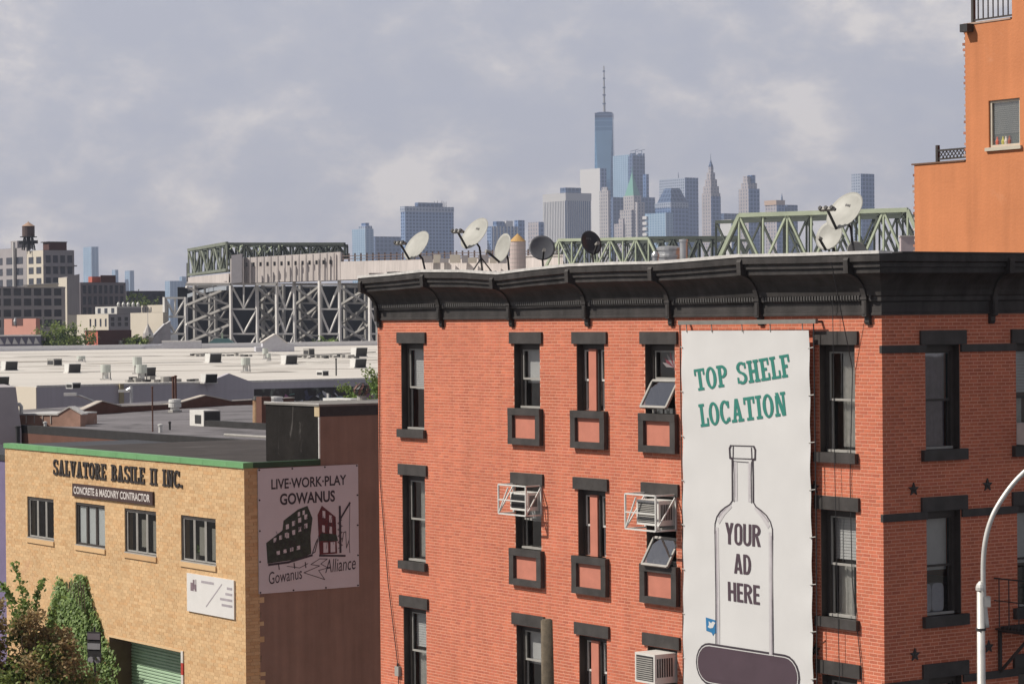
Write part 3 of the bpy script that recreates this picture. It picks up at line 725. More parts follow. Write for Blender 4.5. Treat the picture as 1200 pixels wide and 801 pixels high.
# hanging rail, side cables and eyelet ties
s = MB(); s.bar((-6.10,-.02,14.13),(-1.66,-.02,14.14),.07,.09); s.build('hanging_rail', M('rail_grey', (.20,.195,.18), .5, .2, 4), bn)
for x in (-6.0, -1.75): MB().bar((x,.0,14.13),(x,.19,14.13),.05,.05).build('rail_arm', DARKM, bn)
for x in (-5.85,-5.0,-4.0,-3.1,-2.1): MB().tube((x,-.02,14.10),(x,-.01,13.93),.012,.012,5).build('tie', FRAMEG, bn)
for x in (-6.12, -1.80): MB().path([(x,.02,14.1),(x+.01,.04,10.0),(x,.02,4.95)],.014,5).build('side_cable', DARKM, bn)
for i in range(9):
    for x, y in ((B0, -6.12), (B1, -1.80)): MB().tube((x+(.04 if x == B0 else -.04),-.008,13.6-i*.95),(y,.03,13.62-i*.95),.012,.012,5).build('tie', FRAMEG, bn)
MB().bar((-6.1,0,4.95),(-1.8,0,4.95),.05,.06).build('bottom_rail', DARKM, bn)

# ------------------------------------------------------------------ fire escape on the avenue side
fe = thing('fire_escape', 'black iron fire escape balcony on the shaded brick side', 'fire escape', bl(0, 0, 0), RZ)
y0, y1, zf, zr_, p = 3.0, 6.6, 7.95, 8.93, .95
s = MB()
for i in range(9): s.box(.02, y0+.001, zf-.06, p, y1, zf-.03) if i == 0 else s.bar((.08+i*.1,y0,zf),(.08+i*.1,y1,zf),.03,.05)
s.build('platform', BLACKP, fe)
s = MB(); s.path([(.0,y0,zr_),(p,y0,zr_),(p,y1,zr_),(0,y1,zr_)],.018,6); s.path([(.0,y0,zr_-.45),(p,y0,zr_-.45),(p,y1,zr_-.45),(0,y1,zr_-.45)],.012,6); s.build('handrail', BLACKP, fe)
for i in range(15):
    y = y0+(y1-y0)*i/14; MB().tube((p,y,zf),(p,y,zr_),.012,.012,6).build('baluster', BLACKP, fe)
for i in range(3): MB().tube((p*(i+.5)/3.5,y0,zf),(p*(i+.5)/3.5,y0,zr_),.012,.012,6).build('baluster', BLACKP, fe)
for y in (y0+.12, y1-.2):
    s = MB(); s.bar((.01,y,zf-.08),(p,y,zf-.08),.06,.06); s.bar((.03,y,zf-.95),(.03,y,zf-.08),.06,.06); s.bar((.05,y,zf-.9),(p-.05,y,zf-.1),.05,.05); s.build('bracket', BLACKP, fe)

# ------------------------------------------------------------------ satellite dishes on the roof
def front_pt(x, y, off):
    """point in the plane parallel to the street front, off metres behind it"""
    d = ray(x, y); o = CO + D2*off; t = (o - Vector((0,0,ZC))).dot(D2)/d.dot(D2); return Vector((0,0,ZC)) + d*t
def dish(label, cx, cy, foot, n, rad, mat, off=.9, armlen=.5, wide=1.0, feed=3, tripod=False, logo=None):
    c = front_pt(cx, cy, off); n = Vector(n).normalized()
    ft = front_pt(*foot, off); base = Vector((ft.x, ft.y, 15.28))
    t = thing('satellite_dish', label, 'satellite dish', base, 0, 'satellite dishes on the brick roof')
    C = c - base; side = n.cross(Vector((0,0,1))).normalized(); up = side.cross(n).normalized()
    mb = MB(); nr, ns = 6, 26
    for layer in (0, .012):
        for k in range(nr+1):
            r = rad*k/nr
            for i in range(ns):
                a = 2*math.pi*i/ns; q = C + side*(math.cos(a)*r*wide) + up*(math.sin(a)*r) + n*(.16*rad*(k/nr)**2 - layer)
                mb.v.append(tuple(q))
    for l in range(2):
        o = l*(nr+1)*ns
        for k in range(nr):
            for i in range(ns): j = (i+1) % ns; mb.f.append((o+k*ns+i,o+k*ns+j,o+(k+1)*ns+j,o+(k+1)*ns+i))
    for i in range(ns): j = (i+1) % ns; mb.f.append((nr*ns+i, nr*ns+j, (nr+1)*ns+nr*ns+j, (nr+1)*ns+nr*ns+i))
    rf = mb.build('reflector', mat, t, True)
    low = C - up*rad*.98 + n*.13*rad; fp = C + n*armlen - up*rad*.55
    MB().bar(low, fp, .035, .045).build('feed_arm', DARKM, t)
    s = MB(); s.bar(fp-side*.1*(feed-1), fp+side*.1*(feed-1), .07, .07, n)
    s.build('feed_bracket', FRAMEG, t)
    for i in range(feed):
        o = fp + side*.16*(i-(feed-1)/2); MB().tube(o+n*.06, o-n*.07+up*.02, .045, .035, 8).build('feed_horn', DARKM if feed > 1 else FRAMEG, t)
    hub = C - n*.10 - up*rad*.35; bp_ = Vector((0,0,0))
    MB().bar(C-up*rad*.3, hub, .1, .12).build('mount', DARKM, t)
    MB().path([hub, Vector((hub.x*.5+bp_.x*.5, hub.y*.5, hub.z-.12)), Vector((bp_.x,bp_.y,.02))], .026, 7).build('mast', DARKM, t)
    MB().box(-.14,-.14,0,.14,.14,.02).build('foot_plate', DARKM, t)
    if tripod:
        for dx, dy in ((-.34,.1),(.3,.18)): MB().tube((dx,dy,.01), (hub.x*.25, hub.y*.25, hub.z*.55), .018, .018, 6).build('strut', DARKM, t)
    if logo:
        s = MB(); f0 = C + n*.03*rad + up*rad*.35 + side*.05
        for k in range(3): s.box(0,0,0,0,0,0) if False else s.bar(f0+side*(.05*k-.08), f0+side*(.05*k-.05)+up*(.02*k), .05, .012, n)
        s.build('logo_mark', M('logo_dark', (.12,.12,.12), .6), t)
    return t
LFT = (-.66,-.52,.54)
dish('pale satellite dish closest to the alley end of the roof', 490, 289, (500,318), LFT, .43, DISHW, .5, .52)
dish('pale satellite dish with dark logo on a tripod mast', 558, 275, (566,316), LFT, .45, DISHW, .6, .52, tripod=True, logo=1)
dish('small narrow pale satellite dish beside the far water tank', 591, 291, (597,316), (-.80,-.45,.24), .36, DISHW, .6, .42, feed=1)
dish('round satellite dish coloured grey as shade, its hollow side turned to the street', 635, 291, (637,314), (.12,-.93,.32), .31, DISH_SHADE, .7, .30, feed=1)
dish('oval satellite dish coloured dark as shade in front of the green truss', 692, 285, (697,311), (.35,-.74,.36), .30, M('dish_deep_shade', (.045,.047,.055), .35, .2, 3), .6, .30, wide=.85, feed=1, logo=1)  # shade on this dish is put into its dark material
dish('largest white satellite dish tilted up near the roof corner', 992, 249, (1002,297), LFT, .45, DISHW, .7, .50, logo=1)
dish('white satellite dish low behind the largest one', 973, 277, (980,298), (-.62,-.66,.34), .33, DISHW, 1.5, .34, feed=1)
dish('partly hidden white dish sunk behind the roof edge', 1004, 296, (1004,300), (.35,-.85,.30), .24, DISHW, 1.6, .25, feed=1)
# metal vents
def lathe_thing(name, label, cat, x, y, off, prof, mat, zb=15.28, n=18, extra=None):
    p = front_pt(x, y, off); t = thing(name, label, cat, (p.x, p.y, zb), 0)
    MB().lathe((0,0,0), prof, n).build('body', mat, t, False)
    return t
vt = lathe_thing('roof_vent', 'wide silver drum vent with ribbed cap on the brick roof', 'vent', 784, 300, 1.2, [(.27,0),(.27,.30),(.30,.31),(.30,.36),(.25,.37),(.25,.46),(.28,.47),(.28,.52),(.20,.56),(0,.57)], GALV)
vt = lathe_thing('flue_pipe', 'tall silver flue pipe beside the drum vent', 'pipe', 801, 300, .9, [(.085,0),(.085,.62),(.10,.625),(.10,.68),(0,.69)], GALV)
vt = lathe_thing('flue_pipe', 'short thin flue pipe at the roof edge beside the drum vent', 'pipe', 768, 300, .5, [(.07,0),(.07,.30),(.09,.31),(.09,.36),(.05,.42),(0,.43)], GALV)
hp = front_pt(455, 321, .4)
h = thing('roof_hatch', 'low dark hatch with pale curled flashing at the alley end of the roof', 'hatch', (hp.x, hp.y, 15.28), RZ)
MB().box(-.75,-.1,0,-.2,.3,.16).build('lid', DARKM, h); MB().box(.1,-.1,0,.6,.3,.2).build('lid', DARKM, h); MB().lathe((-.05,0,.09),[(.06,-.1),(.1,0),(.06,.1)],8,(1,.3,.2)).build('flashing', FLASH, h)
for x0 in (-.78, .62): MB().box(x0,-.12,-.03,x0+.03,.32,.19).build('flashing', FLASH, h)
rl = front_pt(575, 318, .3)
mb = MB()
for i in range(26):
    a = Vector((rl.x+U(-.5,.5), rl.y+U(-.2,.2), 15.30+U(0,.03))); mb.bar(a, a+Vector((U(-.2,.2),U(-.1,.1),U(.0,.10))), U(.02,.06), U(.02,.05))
tag(mb.build('roof_debris', FLASH), 'crumpled scraps of metal on the sagging roof edge under a dish', 'debris', kind='stuff')

# ================================================================== ORANGE BUILDING
ob = thing('orange_building', 'orange stucco party wall with one small window rising behind the brick roof', 'building', bl(0, DEP+.02, 0), RZ)
pts = [(-11.78,0),(2.5,0),(2.5,27),(-8.2,27),(-8.2,21.55),(-9.88,21.62),(-9.92,18.19),(-11.78,18.13)]
h = (-9.09,-8.02,18.42,19.59)
mb = MB()
def orect(a0,a1,z0,z1): mb.poly([(a0,0,z0),(a1,0,z0),(a1,0,z1),(a0,0,z1)])
orect(-11.78,-9.9,0,18.13); orect(-9.9,-8.2,0,18.42); orect(-9.9,h[0],18.42,19.59); orect(h[1],2.5,18.42,19.59); orect(-8.2,2.5,0,18.42); orect(-9.9,2.5,19.59,21.55); orect(-8.26,2.5,21.55,27)
for A, B in (((h[0],h[2]),(h[1],h[2])), ((h[1],h[2]),(h[1],h[3])), ((h[1],h[3]),(h[0],h[3])), ((h[0],h[3]),(h[0],h[2]))):
    mb.poly([(A[0],0,A[1]),(B[0],0,B[1]),(B[0],.12,B[1]),(A[0],.12,A[1])])
mb.build('wall', ORANGE, ob)
mb = MB(); mb.box(-11.8,.13,0,2.5,9,18.1); mb.box(-9.9,.31,18.1,2.5,9,21.5); mb.box(-8.24,.13,21.5,2.5,9,27); mb.build('body', BRICK, ob)
# ragged brick ends of the party wall
RB = M('raw_brick_edge', (.30,.13,.09), .9, .3, 5, island=.4, c2=(.45,.40,.36))
def ragged(x, z0, z1):
    z = z0
    while z < z1:
        w = U(.01,.10); MB().box(x-w, .004, z, x+.0, .22, z+.065).build('edge_brick', RB, ob); z += .14
ragged(-11.781, 15.6, 18.1); ragged(-9.901, 18.25, 21.55)
MB().box(-11.86,-.03,18.132,-9.92,.4,18.17).build('coping', M('brown_flash', (.16,.09,.06), .6), ob)
MB().box(-9.95,-.02,21.555,-8.3,.4,21.60).build('coping', M('pale_coping', (.42,.30,.24), .8, .3, 6), ob)
mb = MB(); z0, z1 = h[2], h[3]
for a, b, c, d in ((h[0],h[0]+.07,z0,z1),(h[1]-.07,h[1],z0,z1),(h[0]+.07,h[1]-.07,z0,z0+.06),(h[0]+.07,h[1]-.07,z1-.06,z1)): mb.box(a,.05,c,b,.11,d)
w = mb.build('window', M('cream_frame', (.50,.46,.38), .6), ob)
mb = MB(); mb.poly([(h[0]+.05,.09,z0),(h[1]-.05,.09,z0),(h[1]-.05,.09,z1),(h[0]+.05,.09,z1)]); mb.build('pane', GLASS, w)
MB().box(h[0]-.08,-.07,z0-.09,h[1]+.08,.05,z0-.004).build('sill', M('cream_frame', (.5,.46,.38)), w)
MB().box(h[0],.127,z0,h[1],.13,z1).build('room_back', M('green_grey_room', (.10,.12,.10), .9, .3, 1), w)
mb = MB()
for i in range(16): z = z0+.33+i*.05; mb.box(h[0]+.06,.111,z,h[1]-.06,.114,z+.038)
mb.build('blind', M('grey_blind', (.23,.24,.22), .8), w)
for x, c in ((h[0]+.2,(.5,.12,.08)),(h[0]+.4,(.45,.42,.12)),(h[0]+.5,(.55,.5,.45)),(h[0]+.62,(.3,.1,.07))):
    MB().lathe((x,.118,z0+.06),[(0,0),(.05,0),(.06,.08),(.035,.15),(.035,.2),(0,.2)],8).build('ornament', M('ornament_%d' % int(c[0]*100+c[1]*10), c), w)
def railing(name, label, x0, x1, z, h_, y, n_, lattice=False):
    t = thing(name, label, 'railing', bl((x0+x1)/2, DEP+.02+y, z), RZ); w_ = (x1-x0)/2
    MB().bar((-w_,0,h_),(w_,0,h_),.05,.05).build('top_rail', BLACKP, t); MB().bar((-w_,0,.08),(w_,0,.08),.04,.04).build('bottom_rail', BLACKP, t)
    for sx in (-w_, w_): MB().box(sx-.04,-.04,-.02,sx+.04,.04,h_+.14).build('post', BLACKP, t)
    for i in range(1, n_):
        x = -w_+2*w_*i/n_
        if lattice: MB().bar((x-.1,0,.08),(x+.1,0,h_),.02,.02).build('bar', BLACKP, t); MB().bar((x+.1,.012,.08),(x-.1,.012,h_),.02,.02).build('bar', BLACKP, t)
        else: MB().tube((x,0,.08),(x,0,h_),.018,.018,6).build('bar', BLACKP, t)
railing('iron_railing', 'low black lattice railing on the lower step of the orange wall', -11.12, -9.97, 18.17, .30, .2, 9, True)
railing('iron_railing', 'tall black bar railing high on the orange building', -9.80, -8.24, 21.60, .95, .2, 9)
MB_o = thing('camera_box', 'dark box lamp hanging under the upper step of the orange wall', 'box', bl(-9.72, DEP-.12, 21.36), RZ)
MB().box(-.12,-.1,0,.14,.12,.2).build('case', DARKM, MB_o); MB().box(-.02,.12,.05,.02,.16,.1).build('arm', DARKM, MB_o)

# ================================================================== STREET LAMP AND UTILITY POLE
lp = at(1150, 790, 44); lamp = thing('street_lamp', 'silver street lamp post with long curved arm beside the shaded brick side', 'street lamp', (lp.x, lp.y, 0), 0)
SIL = M('aluminium_post', (.62,.61,.58), .45, .18, 3, metal=.35, streak=.2)
MB().tube((0,0,.006),(0,0,9.62),.105,.066,16).build('post', SIL, lamp, True)
MB().lathe((0,0,9.58),[(.066,0),(.085,.0),(.085,.05),(.07,.10),(.03,.15),(0,.16)],12).build('post_cap', SIL, lamp)
MB().lathe((0,0,.006),[(.0,0),(.24,0),(.24,.12),(.16,.3),(.12,.5)],14).build('base', SIL, lamp)
arm = [(.10,0,8.95)] + [(q.x-lp.x, 0, q.z) for q in (at(px_, py_, 44) for px_, py_ in ((1152.5,690),(1153,647),(1159.5,614),(1172.5,587),(1195,558),(1222,538)))] + [(1.7,0,12.05),(2.3,0,12.15)]
fine = []
for i in range(len(arm)-1):
    p0, p1, p2, p3 = [Vector(arm[max(0, min(len(arm)-1, j))]) for j in (i-1, i, i+1, i+2)]
    for k in range(6):
        t = k/6; fine.append(.5*(2*p1 + (p2-p0)*t + (2*p0-5*p1+4*p2-p3)*t*t + (3*p1-p0-3*p2+p3)*t*t*t))
fine.append(Vector(arm[-1]))
MB().path(fine, .042, 12).build('curved_arm', SIL, lamp, True)
MB().box(.03,-.06,9.30,.155,.06,9.48).build('clamp', SIL, lamp); MB().tube((0,0,8.90),(0,0,8.94),.085,.085,14).build('clamp', DARKM, lamp)
MB().lathe((2.6,0,12.15),[(0,-.5),(.10,-.45),(.14,-.1),(.14,.2),(.07,.38),(0,.4)],10,(1,0,0)).build('lamp_head', SIL, lamp, True)
up = thing('utility_pole', 'weathered wooden utility pole stub standing before the brick wall', 'pole', (.70, 55.0, .13), 0)
MB().tube((0.05,0,0),(-.02,0,7.74),.19,.125,14).build('shaft', WOODP, up, True)
MB().lathe((-.02,0,7.74),[(.125,0),(.09,.03),(0,.035)],10).build('pole_top', WOODP, up)
MB().box(-.17,-.16,5.2,-.05,.02,5.5).build('bracket', DARKM, up)

# ================================================================== YELLOW BUILDING
yb = thing('yellow_brick_building', 'two storey yellow brick contractor building with green roof coping', 'building', YC, RZ)
YW, YTOP = 18.08, 9.76
BROWNB_ = M('brown_brick', (.13,.062,.046), .9, .2, 1.2, .2, 20)
def yl(x, y, z): return gridpt(YC, x, y, z)
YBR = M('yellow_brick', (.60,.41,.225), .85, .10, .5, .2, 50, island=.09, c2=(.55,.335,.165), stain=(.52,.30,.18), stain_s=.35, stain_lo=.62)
YMO = M('yellow_mortar', (.60,.43,.25), .9, .12, 4)
TOOTH = M('torn_brick', (.22,.15,.11), .9, .3, 3)
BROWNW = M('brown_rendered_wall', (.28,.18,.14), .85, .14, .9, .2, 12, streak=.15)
YWIN = [(-16.16,-13.92),(-12.13,-9.81),(-8.31,-5.99),(-4.24,-1.88)]
yholes = [(a, b, 6.60, 8.10) for a, b in YWIN] + [(-9.58,-4.27,0,3.66)]
mb = MB(); wall_holes(mb, ff, -YW, 0, 0, YTOP, yholes, .004, .30); mb.build('front_wall', YMO, yb)
lst = brick_list(-YW, .0, 0, YTOP, yholes, .31, .105, .012); mb = MB()
for b in lst: add_brick(mb, ff, b, U(.0,.003), .009)
tag(mb.build('brick_courses', YBR, yb), kind='stuff')
mb = MB(); mb.poly([(-.012,.012,0),(-.012,.47,0),(-.012,.47,YTOP),(-.012,.012,YTOP)]); mb.build('return_wall', YMO, yb)
mb = MB()
for b in brick_list(.0, .5, 0, YTOP, [], .31, .105, .012): add_brick(mb, fs, b, U(.0,.003), .014)
tag(mb.build('brick_courses', YBR, yb), kind='stuff')
z = .4
while z < 5.75:                                                    # torn masonry ends where a neighbour was taken down
    h_, w_ = U(.07,.22), U(.04,.26)
    MB().box(-.012,.502,z,.005,.502+w_,z+h_).build('toothed_brick', random.choice((YBR, YMO, TOOTH)), yb); z += h_ + U(.08,.42)
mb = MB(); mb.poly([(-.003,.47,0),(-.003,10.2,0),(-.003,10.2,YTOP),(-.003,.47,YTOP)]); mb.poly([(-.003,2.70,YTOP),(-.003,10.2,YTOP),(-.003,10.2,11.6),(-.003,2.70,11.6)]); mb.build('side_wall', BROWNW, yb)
mb = MB(); mb.box(-YW,.3,0,-YW+.3,10.2,9.66); mb.box(-YW+.3,9.9,0,-.02,10.2,9.58); mb.build('rear_wall', BROWNB_, yb)
MB().box(-YW+.2,.25,9.60,-.1,10.1,9.73).build('roof', TAR, yb)
GRN = M('green_coping', (.15,.34,.15), .5, .14, 2, stain=(.24,.40,.22), stain_s=1.2, stain_lo=.6); GRND = M('dark_green_coping', (.035,.075,.04), .6, .2, 2)
x = -YW-.03
while x < -.1:
    w_ = min(1.55, .04-x); MB().box(x+.006,-.05,YTOP-.012,x+w_-.006,.30,YTOP+.16).build('coping', GRN, yb); x += w_
MB().box(-.28,.31,YTOP-.012,.05,2.69,YTOP+.155).build('coping', GRND, yb)
# tarred raised rear part
TARW = M('tarred_wall', (.018,.016,.015), .8, .4, 1.2, .3, 8, spec=.1, stain=(.17,.16,.155), stain_s=1.0, stain_lo=.62, stain_v=(2.6,2.6,.6))
mb = MB(); mb.box(-3.45,2.70,9.74,-.012,10.0,11.58); mb.build('raised_section', TARW, yb)
MB().box(-.30,2.685,11.26,.003,2.80,11.59).build('patch', M('beige_patch', (.50,.40,.26), .8), yb)
MB().box(-.06,2.68,9.95,-.0,2.72,11.25).build('corner_flashing', FLASH, yb)
MB().box(-3.5,2.66,11.58,.03,10.1,11.64).build('roof_slab', M('grey_cap', (.20,.19,.18), .8, .25, 2), yb)
MB().box(-3.5,2.67,11.645,.028,2.70,11.67).build('edge_strip', FLASH, yb)
MB().box(.0,2.71,11.26,.012,10.1,11.575).build('side_fascia', DARKM, yb)
# windows of the yellow front
def ywin(a0, a1, z0, z1, style):
    mb = MB()
    for p, q, r, s_ in ((a0,a0+.06,z0,z1),(a1-.06,a1,z0,z1),(a0+.06,a1-.06,z1-.10,z1),(a0+.06,a1-.06,z0,z0+.05)): fbox(mb, ff, p,q,r,s_,.03,.11)
    w = mb.build('window', FRAMEB, yb); wd = (a1-a0-.12)/3
    for k in range(3):
        p = a0+.06+wd*k; s = MB(); m_ = FRAMEG if style != 'white' else FRAMEB
        for A, B, C_, D_ in ((p,p+.06,z0+.05,z1-.1),(p+wd-.06,p+wd,z0+.05,z1-.1),(p+.06,p+wd-.06,z0+.05,z0+.10),(p+.06,p+wd-.06,z1-.14,z1-.1)): fbox(s, ff, A,B,C_,D_,.06+.006*k,.10)
        s.build('sash', m_, w)
        s = MB(); s.poly([ff(p+.05,z0+.08,.09), ff(p+wd-.05,z0+.08,.09), ff(p+wd-.05,z1-.12,.09), ff(p+.05,z1-.12,.09)]); s.build('pane', GLASSD if style != 'white' else GLASS, w)
        if style == 'white': s = MB(); fbox(s, ff, p+.04,p+wd-.04,z0+.06,z1-.1,.125,.13); s.build('shade', M('white_shade', (.80,.82,.80), .8, .06, 3), w)
        if style == 'part' and k > 0: s = MB(); fbox(s, ff, p+.12+.1*k,p+wd-.05,z0+.35-.1*k,z1-.35,.13,.14); s.build('shade', M('cream_shade', (.50,.46,.38), .8), w)
    s = MB(); fbox(s, ff, a0-.04,a1+.04,z0-.16,z0-.004,-.05,.025); s.build('sill', YBR, w)
    s = MB(); fbox(s, ff, a0-.02,a1+.02,z0-.003,z0+.035,-.02,.025); s.build('sill_cap', FRAMEG, w)
    return w
for (a, b), st in zip(YWIN, ('plain','white','part','part')): ywin(a, b, 6.60, 8.10, st)
MB().box(-YW+.4,4.0,.2,-.4,4.1,9.5).build('inner_wall', ROOMDARK, yb); MB().box(-YW+.4,.4,5.2,-.4,4,5.4).build('floor_slab', ROOMDARK, yb)
w4 = thing('potted_plant', 'small green potted plant inside the yellow building window above the white sign', 'plant', yl(-3.8,.42,6.64), RZ)
MB().lathe((0,0,0),[(0,0),(.09,0),(.12,.2),(0,.2)],10).build('pot', FRAMEG, w4)
mb = MB()
for _ in range(50):
    c = Vector((U(-.18,.18),U(-.08,.08),U(.2,.5))); a = Vector((U(-1,1),U(-1,1),U(-1,1)))*.06; b = Vector((U(-1,1),U(-1,1),U(-1,1)))*.06; mb.poly([c,c+a,c+a+b,c+b])
mb.build('leaves', LEAFV, w4)
# garage: deep opening with green roller door
mb = MB()
for a, b in ((-9.585,-9.575),(-4.275,-4.265)): mb.box(a,.0,0,b,.95,3.66)
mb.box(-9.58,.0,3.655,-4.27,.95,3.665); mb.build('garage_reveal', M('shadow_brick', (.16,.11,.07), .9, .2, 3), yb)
GD = M('green_roller_door', (.34,.47,.33), .55, .14, 1.5, stain=(.26,.36,.26), stain_s=1.5, stain_lo=.6)
dr = MB().box(-9.57,.86,.02,-4.28,.90,3.65).build('roller_door', GD, yb)
for i in range(34):
    z = .03+i*.107; s = MB(); A = [(-9.56,.86,z),(-9.56,.81,z+.02),(-9.56,.81,z+.07),(-9.56,.86,z+.10)]; s.prism(A, [(-4.29,y,zz) for _, y, zz in A]); s.build('slat', GD, dr)
for i in range(9):
    MB().box(-4.26,-.045,.3+i*.38,-4.12,-.008,.3+i*.38+.374).build('warning_stripe', M('stripe_red', (.42,.05,.04), .6, .2, 4) if i % 2 else M('stripe_white', (.60,.58,.55), .6, .15, 4), yb)
MB().box(-9.58,-.02,3.665,-4.12,-.005,3.74).build('door_lintel', YMO, yb)
# raised letters and boards
BLK3 = M('letter_black', (.035,.030,.028), .5, .2, 6)
nm = thing('name_letters', 'black raised slab letters naming the contractor across the yellow brick', 'lettering', yl(0, -.0, 0), RZ)
lay_slab('SALVATORE BASILE II INC.', BLK3, nm, ff, -13.86, -4.05, 8.95, .55, -.0, 0, -.008, .032)
sb = thing('sign_board', 'dark brown board with white lettering under the raised letters', 'sign', yl(0, -.0, 0), RZ)
MB().box(-12.22,-.075,8.29,-6.09,-.007,8.73).build('board', M('brown_board', (.06,.035,.032), .6, .2, 3), sb)
lay_text('lettering', T_CONC, M('sign_white', (.60,.56,.54), .6), sb, ff, -12.10, -6.28, 8.38, .26, 0, 0, -.079)
ws = thing('sign_board', 'white rectangular notice board with a diagonal line low on the yellow wall', 'sign', yl(0, 0, 0), RZ)
MB().box(-3.76,-.06,5.05,-.63,-.007,6.26).build('board', M('white_board', (.66,.65,.64), .5, .05, 2), ws)
s = MB(); stroke(s, ff, [(-2.45,5.30),(-1.40,6.08)], .045, -.064); s.build('diagonal_line', GREYP, ws)
for x0, x1, z in ((-2.75,-1.95,6.06),(-1.05,-.75,5.98),(-1.15,-.75,5.80),(-1.50,-.75,5.62),(-1.40,-.75,5.44)):
    s = MB(); stroke(s, ff, [(x0,z),(x1,z)], .075, -.0645); s.build('text_line', GREYP, ws)
s = MB()
for x, z, w_, h_ in ((-3.50,5.72,.22,.26),(-3.34,5.78,.12,.30),(-3.22,5.72,.12,.22),(-3.16,5.75,.05,.35)): s.poly([ff(a,b,-.065) for a, b in rect(x,z,x+w_,z+h_)])
s.build('logo', M('logo_mauve', (.20,.15,.17), .7, .3, 9), ws)
# banner on the shaded side
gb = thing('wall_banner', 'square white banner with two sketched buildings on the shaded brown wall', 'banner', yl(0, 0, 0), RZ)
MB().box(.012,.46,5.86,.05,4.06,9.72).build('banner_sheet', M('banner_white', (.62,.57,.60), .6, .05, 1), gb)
gp = lambda a, z, d: (.05-d, a, z)
lay_text('lettering', T_LIVE, INK, gb, gp, .92, 3.62, 9.06, .32, .012)
lay_text('lettering', T_GOW, INK, gb, gp, 1.22, 3.20, 8.56, .36, .012)
def fillp(pts, mat, d, name='drawing'):
    s = MB(); s.poly([gp(a, z, d) for a, z in pts]); s.build(name, mat, gb)
GI = M('ink_green', (.045,.055,.042), .7, .5, 8); RI = M('ink_red', (.13,.035,.04), .7, .4, 8); WI = MATS['banner_white']
fillp([(.76,6.78),(.72,7.42),(1.30,7.78),(1.34,8.08),(1.86,8.40),(2.20,8.50),(2.38,8.10),(2.30,7.55),(2.32,7.0),(1.9,6.86)], GI, -.004)
fillp([(2.56,8.20),(2.72,8.48),(3.22,8.10),(3.26,6.95),(2.62,6.95)], RI, -.004)
for a, z, w_, h_ in [(1.42+.22*i,7.80+.09*i-.28*j,.11,.17) for i in range(4) for j in range(2)] + [(.98+.20*i,7.42+.07*i,.10,.15) for i in range(3)] + [(1.08+.24*i,7.02+.04*i,.12,.14) for i in range(4)] + [(1.85+.17*i,8.18+.04*i,.08,.15) for i in range(2)]:
    fillp([(a,z),(a+w_,z+.02),(a+w_,z+h_),(a,z+h_-.02)], WI, -.008, 'drawn_window')
for a, z in ((2.74,8.1),(2.98,7.95),(2.72,7.65),(2.98,7.6)): fillp([(a,z),(a+.10,z-.02),(a+.10,z+.2),(a,z+.22)], WI, -.008, 'drawn_window')
for a in (2.76, 3.02): fillp([(a,7.0),(a+.17,7.0),(a+.17,7.32),(a,7.32)], WI, -.008, 'drawn_window')
fillp([(2.60,7.38),(2.66,7.62),(3.24,7.55),(3.30,7.34)], GI, -.007)
s = MB()
stroke(s, gp, [(3.38,6.98),(3.37,8.42)], .075, -.009); stroke(s, gp, [(3.38,8.02),(3.74,8.52)], .06, -.010); stroke(s, gp, [(3.74,8.52),(3.70,7.2)], .014, -.011)
for i in range(9): stroke(s, gp, [(3.30+.16*(i%2),7.1+i*.1),(3.44-.16*(i%2),7.2+i*.1)], .018, -.012)
stroke(s, gp, [(.80,6.74),(1.5,6.78),(2.35,6.95)], .07, -.006); stroke(s, gp, [(2.62,6.92),(3.55,6.86)], .06, -.006)
stroke(s, gp, [(2.36,7.0),(2.5,7.35),(2.56,7.45)], .03, -.006); stroke(s, gp, [(2.36,7.0),(2.46,7.05),(2.56,7.4)], .03, -.0065)
stroke(s, gp, [(2.05,6.42),(2.62,6.60),(2.30,6.66),(2.62,6.82),(2.9,6.80),(2.66,6.66),(2.92,6.52),(2.58,6.46),(2.80,6.16),(2.05,6.42)], .02, -.007)
for a in (1.15, 1.7, 2.1): stroke(s, gp, [(a,6.74),(a+.02,6.58)], .035, -.008)
stroke(s, gp, [(1.45,6.66),(1.9,6.58),(2.2,6.7)], .018, -.0085)
stroke(s, gp, [(3.45,7.3),(3.5,7.6),(3.58,7.62),(3.6,7.1),(3.7,7.35),(3.72,6.95)], .02, -.009)
for i in range(46):
    a_ = U(.78,2.3); z_ = U(6.85,7.35+.5*(a_-.7)); stroke(s, gp, [(a_,z_),(a_+U(-.12,.12),z_+U(.1,.3))], .014, -.0125-.0002*i)
for i in range(16):
    a_ = U(2.6,3.2); z_ = U(7.0,8.0); stroke(s, gp, [(a_,z_),(a_+U(-.1,.1),z_+U(.1,.25))], .014, -.0125-.0002*i)
s.build('sketch_lines', INK, gb)
lay_text('lettering', T_HG, INK, gb, gp, .80, 1.98, 6.13, .38, .09, 0, -.006); lay_text('lettering', T_HA, INK, gb, gp, 2.82, 3.92, 6.36, .42, .05, .1, -.006)
for a, z in [(.5+1.17*i, zz) for i in range(4) for zz in (5.9, 9.68)] + [(aa, 5.9+.95*i) for i in range(1,4) for aa in (.5,4.02)]:
    MB().tube((.05,a,z),(.065,a,z),.03,.03,6).build('eyelet', DARKM, gb)
